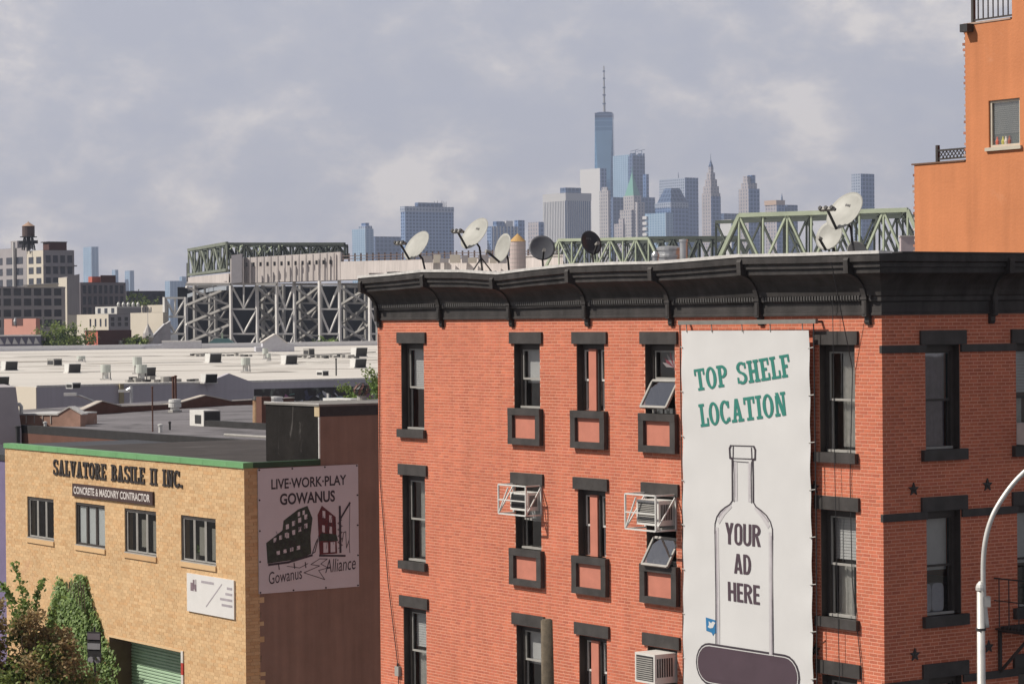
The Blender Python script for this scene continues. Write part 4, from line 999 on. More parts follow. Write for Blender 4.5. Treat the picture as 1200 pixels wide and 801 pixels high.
# ivy round the garage and the street tree
def leaf(mb, c, s, nrm=None):
    a = Vector((U(-1,1),U(-1,1),U(-1,1))).normalized()
    n = nrm if nrm else Vector((U(-1,1),U(-1,1),U(-1,1))).normalized()
    u = n.cross(a)
    if u.length < .05: u = n.orthogonal()
    u.normalize(); v = n.cross(u); l = s*U(.7,1.3)
    mb.poly([c-u*l*.5, c+v*l*.32, c+u*l*.5, c-v*l*.32])
iv = thing('ivy', 'green ivy climbing the yellow wall over the garage door corner', 'ivy', yl(-11,0,.0), RZ)
mb = MB()
def ivtop(x): return 3.0 + 2.35*math.exp(-((x+12.1)/2.0)**4) + .35*math.sin(x*3.1)*(1 if x < -10.3 else .3)
k = 0
while k < 12500:
    x = U(-15.5,-8.3); z = U(1.5,5.6); top = ivtop(x)
    if z > top+U(-.2,.25): continue
    if -9.55 < x < -4 and z < 3.55 - U(0,.45) and not (x < -9.0+U(-.3,.4) and R_() < .5): continue
    dd = U(.02,.35)*(1 if z < top-.4 else .5)
    leaf(mb, Vector((x+11, -dd, z)), .13, Vector((U(-.6,.6),-1,U(.0,.9))).normalized()); k += 1
mb.build('leaves', LEAFV, iv)
mb = MB()
for i in range(14):
    x = U(-14,-9.8); mb.path([(x+11,-.03,.1),(x+11+U(-.3,.3),-.04,1.8),(x+11+U(-.5,.5),-.05,min(ivtop(x)-.3,4.6))],.025,5)
for i in range(7):                       # arching loose shoots
    x = -12.6+i*.22; mb.path([(x+11,-.1,4.6),(x+11+.1,-.2,5.2+.1*(i%3)),(x+11+.35,-.3,5.35),(x+11+.6,-.35,5.0-.1*i)],.012,5)
mb.build('stem', BARK, iv)
def tree(label, base, crown, n, size, mats, trunk_r=.12, group=None, name='tree'):
    """crown = list of (centre offset, radii)"""
    t = thing(name, label, 'tree', base, 0, group)
    h = max(c[2] for c, r in crown)
    s = MB(); s.tube((0,0,0),(0,0,h*.55),trunk_r,trunk_r*.7,9)
    for c, r in crown: s.tube((0,0,h*U(.3,.5)),(c[0]*.8,c[1]*.8,c[2]),trunk_r*.5,trunk_r*.12,6)
    s.build('trunk', BARK, t)
    vol = [r[0]*r[1]*r[2] for c, r in crown]; tot = sum(vol)
    for mi, m_ in enumerate(mats):
        mb = MB()
        for (c, r), v in zip(crown, vol):
            subs = []
            for _ in range(max(4, int(14*v/tot*len(crown)/2))):
                d = Vector((U(-1,1),U(-1,1),U(-1,1))); d = d.normalized()*(U(.45,1.0)); subs.append((Vector((c[0]+d.x*r[0], c[1]+d.y*r[1], c[2]+d.z*r[2])), U(.22,.42)*min(r)))
            for _ in range(int(n*v/tot/len(mats))):
                o, rr = random.choice(subs); d = Vector((random.gauss(0,.5),random.gauss(0,.5),random.gauss(0,.45)))*rr*1.1
                leaf(mb, o+d, size)
        mb.build('crown', m_, t)
    return t
tb = at(37, 800, 73)
st_ = tree('small street tree with brown and green leaves in front of the yellow wall', (tb.x, tb.y, .13), [((-.3,0,3.0),(1.7,1.2,1.3)), ((.6,.2,4.2),(1.3,1.1,1.1)), ((-.9,.1,4.6),(1.1,.9,1.1)), ((.2,-.1,5.4),(1.1,.9,.8)), ((-1.5,.2,5.6),(.8,.7,.8)), ((.9,-.2,3.2),(1.0,.9,1.0)), ((-.4,.1,5.9),(.7,.6,.6)), ((-1.6,0,4.2),(1.0,.9,1.2)), ((.1,-.3,4.3),(1.5,1.0,1.5)), ((-1.2,-.2,2.8),(1.3,1.0,1.2))], 40000, .12, (LEAFB, LEAFG), .10)
for (x, z0, z1, bend) in ((-.15,6.0,7.45,-.35),(.12,6.0,7.0,.25),(-.45,5.9,6.9,-.4),(.55,5.6,6.5,.3)):
    mb = MB().path([(x+bend*t_*t_, 0, z0-.3+(z1-z0+.3)*t_) for t_ in (0,.25,.5,.75,1)], .018, 5)
    for i in range(110):
        t = R_(); c = Vector((x+bend*t*t+U(-.05,.05), U(-.06,.06), z0+(z1-z0)*t+U(-.03,.03)))
        leaf(mb, c+Vector((random.gauss(0,.05),random.gauss(0,.05),-.05*R_())), .14)
    mb.build('top_shoot', LEAFV, st_)
ss = at(111, 760, 74); sg = thing('street_sign', 'small grey and white street signs on a dark pole between tree and garage', 'sign', (ss.x, ss.y, .13), math.radians(-20))
zz = at(111, 765, 74).z - .13
MB().tube((0,0,0),(0,0,zz+.75),.035,.035,8).build('pole', DARKM, sg)
SGW = M('sign_pale', (.30,.30,.32), .5, .1, 3)
for dz, m_ in ((.40, M('sign_mauve', (.16,.14,.16), .6)), (.12, SGW)): MB().box(-.20,-.06,zz+dz,.20,-.04,zz+dz+.17).build('plate', m_, sg)
MB().box(-.22,-.038,zz-.25,.22,-.02,zz+.62).build('back_plate', DARKM, sg)
for dx in (-.1, .12): MB().lathe((dx,-.06,zz-.18),[(0,-.02),(.09,-.02),(.09,.02),(0,.02)],12,(0,1,0)).build('round_plate', SGW, sg)
# purple neighbour at the far left
pb = thing('purple_building', 'violet painted wall of the building left of the yellow brick front', 'building', yl(-YW-.2, .6, 0), RZ)
MB().box(-9,0,0,0,9,9.2).build('wall', M('violet_paint', (.17,.14,.24), .7, .15, 1), pb); MB().box(-9.05,-.05,9.2,.03,9.2,9.42).build('coping', DARKM, pb)
MB().box(-.9,-.03,4.8,-.1,.0,7.8).build('window', DARKM, pb)
# car roof glimpsed in the alley
cv = thing('parked_car', 'dark parked car whose roof edge shows in the alley below the banner', 'car', gridpt(CO, -22.6, .5, .02), RZ)
cb = [(-.9,-2.1),(.9,-2.1),(.9,2.1),(-.9,2.1)]
CARP = M('car_paint', (.03,.035,.035), .3, .1, 1, spec=.6)
s = MB(); s.prism([(-.85,-2.2,.3),(.85,-2.2,.3),(.9,2.2,.3),(-.9,2.2,.3)], [(-.85,-2.15,.95),(.85,-2.15,.95),(.85,2.15,1.0),(-.85,2.15,1.0)]); s.prism([(-.82,-1.2,.96),(.82,-1.2,.96),(.82,1.8,.98),(-.82,1.8,.98)], [(-.65,-.6,1.48),(.65,-.6,1.48),(.65,1.3,1.46),(-.65,1.3,1.46)]); s.build('body', CARP, cv)
for sx in (-.8, .8):
    for sy in (-1.35, 1.35): MB().lathe((sx,sy,.32),[(0,-.1),(.30,-.1),(.32,-.06),(.32,.06),(.30,.1),(0,.1)],16,(1,0,0)).build('wheel', DARKM, cv)
MB().box(-.6,-.62,1.05,.6,-.6,1.06).build('windscreen', PANE, cv)


# ================================================================== ROOFS BEHIND THE YELLOW BUILDING
def on_line(o, d, kx):
    """distance along d from o to the sight line whose x/y is kx"""
    return (kx*o.y - o.x)/(d.x - kx*d.y)
BROWNB = M('brown_brick', (.13,.062,.046), .9, .2, 1.2, .2, 20); TANB = M('old_pink_brick', (.36,.22,.17), .9, .3, 1.5, .2, 20, stain=(.50,.44,.38), stain_s=1.2, stain_lo=.6)
gr = thing('grey_roof_building', 'low building with grey membrane roof and black parapets behind the yellow one', 'building', yl(0, 10.3, 0), RZ)
MB().box(-64,0,0,3.4,26,9.30).build('wall', BROWNB, gr); MB().box(-63.8,.3,9.30,3.2,25.8,9.42).build('roof', GREYROOF, gr)
for y0, y1, z1, x0, x1 in ((0,.3,9.66,-64,3.4),(8.2,8.5,9.70,-38,3.4),(16.2,16.5,9.78,-30,3.4)): MB().box(x0,y0,9.305,x1,y1,z1).build('parapet', M('tarred_parapet', (.03,.029,.03), .8, .3, 2), gr)
MB().box(-46,25.7,9.305,3.4,26,9.75).build('parapet', M('pale_parapet', (.42,.38,.35), .85, .2, 1), gr)
MB().box(-30,17.0,9.425,3.0,25.6,9.46).build('pale_membrane', M('pale_membrane', (.36,.335,.32), .85, .2, .4), gr)
for i in range(22):
    x_, y_ = U(-30,2), U(.6,16); w_, h_ = U(.5,3.5), U(.3,2)
    MB().box(x_-w_/2,y_-h_/2,9.422+i*.002,x_+w_/2,y_+h_/2,9.424+i*.002).build('roof_patch', random.choice((M('tar_patch', (.05,.048,.05), .9, .3, 1), M('grey_patch2', (.27,.26,.27), .85, .3, 1), M('pale_patch', (.38,.36,.36), .85, .3, 1))), gr)
MB().path([(-26,3,9.55),(-14,3.4,9.55),(-6,2.6,9.55),(2.6,3.1,9.55)], .06, 6).build('conduit', FRAMEG, gr); MB().path([(-12,0.4,9.8),(-12,7.9,9.8)], .05, 6).build('conduit', DARKM, gr)
# gabled brown parapets in front of the warehouse
P1, P2 = at(46, 492, 134), at(345, 470, 160)
dv = (P2-P1); dv.z = 0; ln = dv.length; ang = math.atan2(dv.y, dv.x)
gbld = thing('gabled_brick_building', 'low brown brick building with two shallow gabled parapets before the long grey wall', 'building', (P1.x, P1.y, 0), ang)
prof = []
for px_, py_ in ((46,486),(97,481),(120,470.5),(143,476.5),(197,474.4),(212,472),(241,463.7),(272,470.3),(345,466.5)):
    d = ray(px_, py_); o = Vector((0,0,ZC)); nn = Vector((-dv.y, dv.x, 0)); tt_ = (P1-o).dot(nn)/d.dot(nn); q = o + d*tt_
    prof.append(((q-P1).dot(dv)/ln, q.z))
prof[0] = (0, prof[0][1]); prof[-1] = (ln, prof[-1][1])
A = [(x,0,z) for x, z in [(0,0),(ln,0)] + prof[::-1]]; MB().prism(A, [(x,.35,z) for x, _, z in A]).build('gabled_wall', BROWNB, gbld)
MB().box(0,.36,0,ln,9,9.3).build('body', BROWNB, gbld); MB().box(.1,.4,9.3,ln-.1,8.9,9.4).build('roof', GREYROOF, gbld)
for (a, b), (c, d) in zip(prof[:-1], prof[1:]): MB().bar((a+.01,.17,b+.04),(c-.01,.17,d+.04),.40,.05).build('coping', M('pale_coping2', (.50,.45,.40), .8, .2, 2), gbld)
c2p = at(17, 497, 124); c2 = thing('pink_brick_parapet', 'sunlit old pink brick end wall with a small gable and pale coping', 'building', (c2p.x, c2p.y, 0), math.radians(-24))
w2 = 3.75; zt2 = 10.10
MB().box(0,0,0,w2*.68,3.2,zt2-.16).build('wall', TANB, c2); MB().prism([(w2*.68+.004,-.06,0),(w2,-.06,0),(w2,-.06,zt2-.1),(w2*.84,-.06,zt2+.22),(w2*.68+.004,-.06,zt2-.1)], [(w2*.68+.004,.35,0),(w2,.35,0),(w2,.35,zt2-.1),(w2*.84,.35,zt2+.22),(w2*.68+.004,.35,zt2-.1)]).build('gable_wall', TANB, c2)
MB().box(-.04,-.04,zt2-.155,w2*.68,3.2,zt2-.09).build('coping', FLASH, c2)
for a, b in (((w2*.66,zt2-.1),(w2*.84,zt2+.25)),((w2*.84,zt2+.25),(w2*1.03,zt2-.1))): MB().bar((a[0],.15,a[1]),(b[0],.15,b[1]),.5,.06).build('coping', FLASH, c2)
for i in range(5): MB().box(.2+i*.46,-.03,zt2-.55,.24+i*.46,-.004,zt2-.17).build('pilaster', M('pale_coping2', (.5,.45,.4)), c2)
vh = at(25, 484, 123.6); v_ = thing('vent_hood', 'small curved white vent hood on the pink brick wall', 'vent', (vh.x, vh.y, zt2-.09), 0)
MB().path([(0,0,0),(0,0,.35),(-.08,0,.45),(-.2,0,.45)],.09,10).build('pipe', WHITEM, v_); MB().tube((-.2,0,.45),(-.28,0,.38),.11,.13,10).build('hood', WHITEM, v_)
gx = at(-12, 497, 118); gk = thing('grey_block', 'plain grey lilac rendered block at the left edge before the warehouse', 'building', (gx.x, gx.y, 0), math.radians(16))
GREYL = M('grey_lilac_render', (.40,.375,.39), .85, .15, .5)
s = MB(); tz = at(0, 453.5, 118).z; s.prism([(-4,0,0),(1.42,0,0),(1.42,0,9.4),(1.18,0,tz),(-4,0,tz)], [(-4,6,0),(1.42,6,0),(1.42,6,9.4),(1.18,6,tz),(-4,6,tz)]); s.build('wall', GREYL, gk)
# roof furniture
def roof_thing(name, label, cat, x, y, z): p = at_z(x, y, z); return thing(name, label, cat, (p.x, p.y, z), RZ), p.y/F_PX
def drum(name, label, x, y, z, wpx, hpx, mat=GALV, cap=True):
    t, k = roof_thing(name, label, 'vent', x, y, z); r = wpx*k/2; h = hpx*k
    MB().lathe((0,0,0),[(r*.7,0),(r*.7,h*.3),(r,h*.35),(r,h*.62),(r*.85,h*.64),(r*.85,h*.72),(r,h*.74),(r*.95,h*.95),(0,h)],18).build('body', mat, t)
    MB().box(-r*.8,-r*.8,-.1,r*.8,r*.8,h*.12).build('curb', FRAMEG, t)
    return t
def pipe(label, x, y0, y1, z, r=.05, mat=DARKM, name='vent_pipe'):
    t, k = roof_thing(name, label, 'pipe', x, y0, z); h = (y0-y1)*k
    MB().tube((0,0,-.05),(0,0,h),r,r,8).build('shaft', mat, t); MB().lathe((0,0,h),[(r*1.4,-.06),(r*1.4,0),(0,.03)],8).build('cap', mat, t)
    return t
drum('mushroom_vent', 'white mushroom vent on the pale roof before the gabled parapet', 205, 482, 9.45, 15, 15, WHITEM)
drum('mushroom_vent', 'white round fan vent on the roof behind the tarred wall', 322, 476, 9.9, 20, 12, WHITEM)
pipe('thin brown pipe standing on the grey roof by the black parapet', 179, 505, 453, 9.44, .035, M('rusty_pipe', (.12,.06,.045), .8))
pipe('short black pipe on the black parapet at the roof end', 21, 518, 499, 9.5, .09)
pipe('taller brown pipe of the pair behind the mushroom vent', 206, 468, 440, 10.0, .07, MATS['rusty_pipe']); pipe('shorter brown pipe of the pair behind the mushroom vent', 203, 468, 441, 10.0, .07, MATS['rusty_pipe'])
pipe('little white pipe with cap on the grey roof', 188, 506, 497, 9.44, .09, WHITEM); pipe('little black pipe stub on the grey roof', 199, 503, 494, 9.44, .05)
pipe('white corner pipe on the black parapet', 53, 503, 494, 9.5, .07, WHITEM)
ch, k = roof_thing('chimney', 'round brick chimney stack banded pale and brown beside the tarred wall', 'chimney', 302, 500, 9.44)
MB().tube((0,0,-.1),(0,0,1.25),.24,.22,14).build('shaft', M('chimney_brick', (.38,.25,.15), .9, .3, 4, stain=(.2,.1,.06), stain_s=2, stain_lo=.5), ch); MB().tube((0,0,1.25),(0,0,1.42),.26,.2,14).build('chimney_cap', DARKM, ch); MB().box(.24,-.2,0,.75,.3,1.4).build('flue_box', BROWNB, ch)
ac, k = roof_thing('rooftop_unit', 'cream rooftop air unit with dark shaded side on the grey roof', 'air unit', 240, 498, 9.44)
MB().box(-.75,-.4,-.02,.65,.5,.72).build('case', ACCASE, ac); MB().box(.655,-.35,.08,.67,.45,.66).build('side_grille', DARKM, ac); MB().box(-.2,-.42,.1,.4,-.405,.5).build('front_grille', DARKM, ac)
ac, k = roof_thing('rooftop_unit', 'long low white unit on the roof by the spinning vent', 'air unit', 402, 470, 11.0)
MB().box(-1.1,-.3,-1,1.1,.4,.12).build('case', WHITEM, ac); MB().box(0.1,-.33,.0,.8,-.305,.08).build('front_grille', FRAMEG, ac); MB().tube((-1.2,0,-1),(-1.2,0,.3),.05,.05,8).build('flue', WHITEM, ac)
tv = yl(-.9, 5.6, 11.64); tvn = thing('turbine_vent', 'dark ribbed turbine vent on the raised roof by the brick wall', 'vent', tv, 0)
pz = at(424, 473, 86); tvn.location = (pz.x, pz.y, 11.64)
MB().tube((0,0,0),(0,0,.16),.17,.15,14).build('neck', FRAMEG, tvn)
for i in range(14):
    a = 2*math.pi*i/14; pr = [(.15,.14),(.27,.24),(.30,.36),(.25,.48),(.10,.56)]
    s = MB(); P = [Vector((r*math.cos(a+.25*j), r*math.sin(a+.25*j), z)) for j, (r, z) in enumerate(pr)]
    Q = [Vector((r*math.cos(a+.25*j+.33), r*math.sin(a+.25*j+.33), z)) for j, (r, z) in enumerate(pr)]
    for j in range(4): s.poly([P[j],Q[j],Q[j+1],P[j+1]])
    s.build('fin', M('rusty_fin', (.16,.09,.08), .5, .2, 4, metal=.4) if i % 2 else DARKM, tvn)
MB().lathe((0,0,.54),[(.13,0),(.10,.03),(0,.04)],12).build('cap', DARKM, tvn)
def cobra(label, x, y0, y1, Y, dx, ax, ay):
    b = at(x, y0, Y); k = Y/F_PX; t = thing('street_lamp', label, 'street lamp', (b.x, b.y, 0), 0, 'street lamps by the warehouse')
    top = at(x, y1, Y).z; e_ = at(ax, ay, Y)
    MB().tube((0,0,0),(0,0,top),.14,.11,8).build('post', GALV, t)
    MB().path([(0,0,top-.1),((e_.x-b.x)*.6,0,(top*.3+e_.z*.7)),(e_.x-b.x,0,e_.z)],.07,6).build('arm', GALV, t)
    MB().box(e_.x-b.x-.45,-.15,e_.z-.08,e_.x-b.x+.3,.15,e_.z+.1).build('lamp_head', WHITEM, t)
cobra('grey street lamp with long slanting arm before the grey warehouse wall', 115, 500, 470, 155, 0, 84, 462)
cobra('thin street lamp with small white head by the warehouse downpipe', 154, 478, 452, 168, 0, 147, 458)
# ================================================================== WHITE ROOFED WAREHOUSE
WZ = 10.0
W0 = at_z(43, 453.5, WZ); W0.z = 0
WALLG = M('warehouse_grey', (.44,.42,.47), .85, .07, .15, streak=.06); WALLC = M('warehouse_cream', (.60,.54,.45), .85, .08, .2)
wh = thing('warehouse', 'long flat warehouse with white roof and plain grey side wall', 'building', W0, RZ)
def wl(v): v = v - W0; return (v.dot(-D1), v.dot(D2))
far_l, far_r = at(-90, 400, 418), at(560, 400, 492)
poly = [(0,0),(0,75),wl(far_r),wl(far_l),(-45,0)]
MB().prism([(x,y,0) for x, y in poly],[(x,y,WZ-.02) for x, y in poly]).build('wall', WALLG, wh)
MB().prism([(x,y,WZ-.015) for x, y in poly],[(x,y,WZ) for x, y in poly]).build('roof', WHITEROOF, wh)
MB().box(-45,-.05,0,-.01,-.004,WZ).build('front_cladding', WALLC, wh)
fl, fr_ = Vector((*wl(far_l),0)), Vector((*wl(far_r),0))
MB().bar(fl+Vector((0,0,WZ+.35)), fr_+Vector((0,0,WZ+.35)), .5, .9).build('parapet', M('white_parapet', (.78,.78,.80), .8, .08, .1), wh)
MB().box(-.3,0,WZ,0.02,27.5,WZ+.12).build('edge_coping', FLASH, wh)
MB().box(.03,6.1,4.5,.25,6.4,WZ+.1).build('downpipe', M('yellowed_pipe', (.35,.30,.20), .7), wh)
yg = wl(at(268, 440, 186))[1]
yA = on_line(W0, D2, (268-600)/F_PX); yB = on_line(W0, D2, (287-600)/F_PX); yE = on_line(W0, D2, (452-600)/F_PX); y0_ = on_line(W0, D2, (243-600)/F_PX)
s = MB(); A = [(.03,y0_,WZ-.6),(.03,yB+.6,WZ-.6),(.03,yB+.5,WZ+.02),(.03,yA,WZ+.66),(.03,y0_-.2,WZ+.02)]; s.prism(A, [(-.4,y,z) for _, y, z in A]); s.build('gable', WALLG, wh)
SEAM = M('roof_seam', (.46,.42,.37), .9, .2, .5)
def rl(px_, py_): v = at_z(px_, py_, WZ); x, y = wl(Vector((v.x, v.y, 0))); return Vector((x, y, WZ))
for y_ in (414, 418.5, 423.5, 429, 436):                               # welded seams across the membrane
    MB().bar(rl(-20, y_+1.2)+Vector((0,0,.02)), rl(460, y_-4.5)+Vector((0,0,.02)), .22, .03).build('roof_seam', SEAM, wh)
for i in range(26):                                                    # patches of newer and older coating
    x_ = U(20, 430); y_ = U(413, 438); a_ = rl(x_, y_); w_, h_ = U(1.2,5), U(2,9)
    MB().box(a_.x-w_/2, a_.y-h_/2, WZ+.004+i*.0015, a_.x+w_/2, a_.y+h_/2, WZ+.006+i*.0015).build('roof_patch', random.choice((SEAM, M('new_coating', (.68,.65,.60), .8, .1, .5), M('grey_patch', (.40,.38,.36), .9, .2, .5))), wh)
for i in range(44):                                                    # pipe supports and scuppers in rows
    x_ = (225 if i < 14 else 340 if i < 30 else 150)+ (i%16)*5.2+U(-1,1); y_ = (417 if i < 14 else 419 if i < 30 else 447)+U(-.7,.7); a_ = rl(x_, y_)
    MB().box(a_.x-.2,a_.y-.2,WZ,a_.x+.25,a_.y+.25,WZ+U(.15,.4)).build('pipe_support', FRAMEG if i % 3 else DARKM, wh)
MB().path([rl(225,417)+Vector((0,0,.3)), rl(300,415)+Vector((0,0,.3)), rl(345,420)+Vector((0,0,.3)), rl(440,415)+Vector((0,0,.3))], .07, 6).build('roof_pipe', FRAMEG, wh)
# open bay with painted graffiti
MB().box(.004,yB+.7,WZ-2.4,.02,yE+4,WZ-.50).build('bay_wall', M('bay_dark', (.06,.055,.055), .9, .4, .8, stain=(.2,.22,.2), stain_s=.9, stain_lo=.55), wh)
for i in range(70):
    y = U(yB+3.2, yE+1); z = U(WZ-1.75, WZ-.75); c = random.choice([(.55,.55,.56),(.30,.34,.40),(.25,.10,.20),(.12,.22,.20),(.45,.45,.50),(.08,.08,.12)])
    s = MB(); a = Vector((0,U(-.5,.5),U(-.3,.3))); b = Vector((0,U(-.3,.3),U(-.35,.35))); o = Vector((.024+i*.0004,y,z)); s.poly([o-a*.8,o-b*.5,o+a,o+b]); s.build('graffiti', M('spray_%d' % int(c[0]*100+c[2]*7), c, .8), wh)
MB().box(.03,yB+.75,WZ-1.62,1.6,yB+4.2,WZ-1.55).build('awning', WHITEM, wh)
def hood(x, y, label, s_=1.0):
    p = at_z(x, y, WZ); k = p.y/F_PX; t = thing('roof_hood', label, 'roof vent', (p.x, p.y, WZ), RZ, 'white hooded fans on the warehouse roof')
    w_, h, l = 11*k*s_, 11*k*s_, 15*k*s_
    A = [(-l*.55,-w_/2,0),(l*.15,-w_/2,0),(l*.32,-w_/2,h),(-l*.55,-w_/2,h)]; MB().prism(A, [(a,w_/2+w_*.4,c) for a, b, c in A]).build('case', WHITEM, t)
    B = [(l*.16,-w_*.5+.05,h*.05),(l*.16,w_*.85,h*.05),(l*.315,w_*.85,h*.93),(l*.315,-w_*.5+.05,h*.93)]; MB().prism(B, [(a+.06,b,c) for a, b, c in B]).build('louvre', DARKM, t)
    MB().box(-l*.62,-w_*.6,-.01,l*.2,w_,.12).build('curb', FLASH, t)
HLS = ('beside the left white parapet','in front of the cluster of grey units','behind the plain grey block','behind the twin cylinder exhausts','above the grey wall gable','below the stepped penthouse','in front of the gabled penthouse','farther of the pair by the brick building','nearer of the pair by the brick building')
for (x, y), q in zip(((10,434),(84,437),(0,452),(172,441),(244,449),(249,425),(338,427),(420,418),(419,431)), HLS): hood(x, y, 'white louvred fan housing on the warehouse roof ' + q)
def cyl(x, y, wpx, hpx, q):
    p = at_z(x, y, WZ); k = p.y/F_PX; t = thing('roof_cylinder', 'pale cylindrical exhaust on the warehouse roof ' + q, 'roof vent', (p.x, p.y, WZ), 0, 'cylindrical exhausts on the warehouse roof')
    r, h = wpx*k/2, hpx*k
    MB().tube((0,0,h*.5),(0,0,h),r,r,14).build('drum', M('pale_green_metal', (.50,.53,.49), .6), t); MB().tube((0,0,0),(0,0,h*.5),r*.55,r*.55,12).build('stack', WHITEM, t); MB().box(-r,-r,0,r,r,.12).build('curb', FLASH, t)
    for a in (0, 2.1, 4.2): MB().tube((r*.9*math.cos(a),r*.9*math.sin(a),0),(r*.9*math.cos(a),r*.9*math.sin(a),h*.5),.05,.05,5).build('leg', FRAMEG, t)
for q in ((124,445,12,18,'standing alone above the downpipe wall'),(166,447,13,20,'nearer of the twin pair'),(161,438,11,20,'farther of the twin pair'),(288,436,11,17,'just behind the wall gable'),(311,421,7,13,'taller of two by the gabled penthouse'),(315,423,5,9,'shorter of two by the gabled penthouse'),(95,424,10,7,'squat one near the white parapet')): cyl(*q)
def flat_box(x, y, wpx, hpx, label, name='roof_box', mat=None):
    p = at_z(x, y, WZ); k = p.y/F_PX; t = thing(name, label, 'roof box', (p.x, p.y, WZ), RZ)
    MB().box(-wpx*k/2,-wpx*k*.3,0,wpx*k/2,wpx*k*.3,hpx*k).build('case', mat or WHITEM, t); MB().box(-wpx*k*.42,-wpx*k*.31,hpx*k*.15,wpx*k*.42,-wpx*k*.302,hpx*k*.7).build('opening', DARKM, t); MB().box(wpx*k/2+.01,-wpx*k*.25,hpx*k*.1,wpx*k/2+.03,wpx*k*.25,hpx*k*.8).build('side_opening', DARKM, t)
flat_box(86, 455, 18, 7, 'low wide hatch at the warehouse edge above the downpipe'); flat_box(378, 440, 14, 6, 'low hatch at the warehouse edge above the graffiti')
flat_box(64, 428, 18, 8, 'cluster of grey air units on the warehouse by the white parapet', mat=FRAMEG); flat_box(362, 416, 13, 8, 'grey air unit on the warehouse in front of the small trees', mat=FRAMEG)
ph = at_z(324, 412, WZ); k = ph.y/F_PX; pt = thing('roof_penthouse', 'white gabled penthouse on the warehouse roof before the steel towers', 'penthouse', (ph.x, ph.y, WZ), math.radians(8))
A = [(-24*k,0,0),(21*k,0,0),(21*k,0,8*k),(12*k,0,10*k),(-1*k,0,20*k),(-16*k,0,11*k),(-16*k,0,6*k),(-24*k,0,6*k)]; MB().prism(A, [(a,6,c) for a, b, c in A]).build('wall', M('lilac_white', (.50,.50,.54), .8), pt); MB().bar((-17*k,2.9,11*k),(-1*k,2.9,20.6*k),6.2,.15).build('roof', WHITEROOF, pt); MB().bar((-1*k,2.9,20.6*k),(13*k,2.9,10*k),6.2,.15).build('roof', WHITEROOF, pt)
pv = thing('roof_penthouse', 'stepped pale penthouse wall at the far warehouse edge below the end tower', 'penthouse', (at_z(205,408,WZ).x, at_z(205,408,WZ).y-6, WZ), math.radians(6)); k = pv.location.y/F_PX
A = [(-30*k,0,0),(36*k,0,0),(36*k,0,8*k),(-10*k,0,8*k),(-10*k,0,5*k),(-30*k,0,3*k)]; MB().prism(A, [(a,4,c) for a, b, c in A]).build('wall', MATS['lilac_white'], pv); MB().box(-10*k,-.1,8*k,36*k,4.1,8*k+.2).build('coping', FLASH, pv)
pipe('thin pole on the warehouse roof beside the tree', 394, 440, 420, WZ, .06)
tree('bright green tree top between the warehouse and the brick building', (at(432,460,165).x, 165, 0), [((c_[0]*1.3, c_[1], 14.2+(c_[2]-14.2)*1.27), tuple(q*1.3 for q in r_)) for c_, r_ in (((-.3,0,9.6),(1.0,1,1.2)), ((.5,.2,11.0),(.9,.9,.9)), ((-.9,0,10.6),(.6,.6,.7)), ((.2,0,8.6),(1.3,1,1.0)), ((.9,0,9.9),(.8,.8,.9)))], 5200, .2, (LEAFV, LEAFG), .16)

# ================================================================== MIDDLE DISTANCE
def block(name, label, xl, xc, xr, yt, Y, wall, z0=0, cat='building', group=None, parts=True, roofm=None):
    """box on the street grid: corner at sight line xc, left face back to xl, right face back to xr"""
    c = at(xc, yt, Y); zt = c.z; c.z = 0
    wl_ = max(.5, on_line(c, D1, (xl-600)/F_PX)) if xl < xc - .3 else 8.0
    wr_ = max(.5, on_line(c, D2, (xr-600)/F_PX)) if xr > xc + .3 else 8.0
    t = thing(name, label, cat, c, RZ, group)
    MB().box(-wl_,0,z0,0,wr_,zt).build('wall', wall, t)
    MB().box(-wl_+.3,.3,zt,-.3,wr_-.3,zt+.05).build('roof', roofm or TAR, t)
    return t, wl_, wr_, zt
def win_grid(t, side, length, cols, z_list, h, fill=.6, mat=PANE, a0=0.03, a1=.97, name='window', off=0.0):
    w_ = length*(a1-a0)/cols*fill; me = None
    for z in z_list:
        for i in range(cols):
            a = length*(a0+(a1-a0)*(i+.5)/cols)
            if me is None:
                s = MB()
                s.box(-w_/2,-.06,-h/2,w_/2,.06,h/2) if side == 'L' else s.box(-.06,-w_/2,-h/2,.06,w_/2,h/2)
                o = s.build(name, mat, t); me = o.data
            else: o = put(name, me, t)
            o.location = (-a, -off, z) if side == 'L' else (off, a, z)
def zof(y, Y, x=100): return at(x, y, Y).z
STONE = M('factory_concrete', (.34,.32,.33), .85, .15, .06, streak=.12); CREAM = M('cream_wall', (.58,.53,.45), .85, .08, .1); REDB = M('far_red_brick', (.50,.14,.10), .85, .15, .3); DKB = M('far_dark_brick', (.10,.05,.045), .9, .2, .3); PINKW = M('far_pink_wall', (.50,.25,.20), .85, .1, .2)
# factory group on the left
t, a, b, zt = block('factory_building', 'grey concrete factory with banded windows under the water tower', -30, 31, 36, 290, 640, STONE)
Y = 640; zsr = [zof(y, Y) for y in (304,317,330,343,356)]
win_grid(t, 'L', a, 5, zsr, 1.7, .62)
win_grid(t, 'R', b, 1, zsr, 1.7, .6)
MB().tube((-6.5,-.5,zt-16),(-6.5,-.5,zt+1.5),.4,.4,8).build('drainpipe', FRAMEW, t)
MB().box(-14,2,zt,-10,6,zt+2.0).build('stair_head', STONE, t)
t, a, b, zt = block('factory_building', 'cream fronted factory wing beside the water tower with a dark penthouse', 33, 51, 88, 293, 628, STONE)
MB().box(-a-.02,-.12,0,-.0,-.06,zt).build('cream_front', CREAM, t)
win_grid(t, 'L', a, 2, [zof(y, 628) for y in (304,316,329)], 1.6, .62, off=.12); win_grid(t, 'R', b, 4, [zof(y, 628) for y in (303,316,329,341)], 1.8, .66)
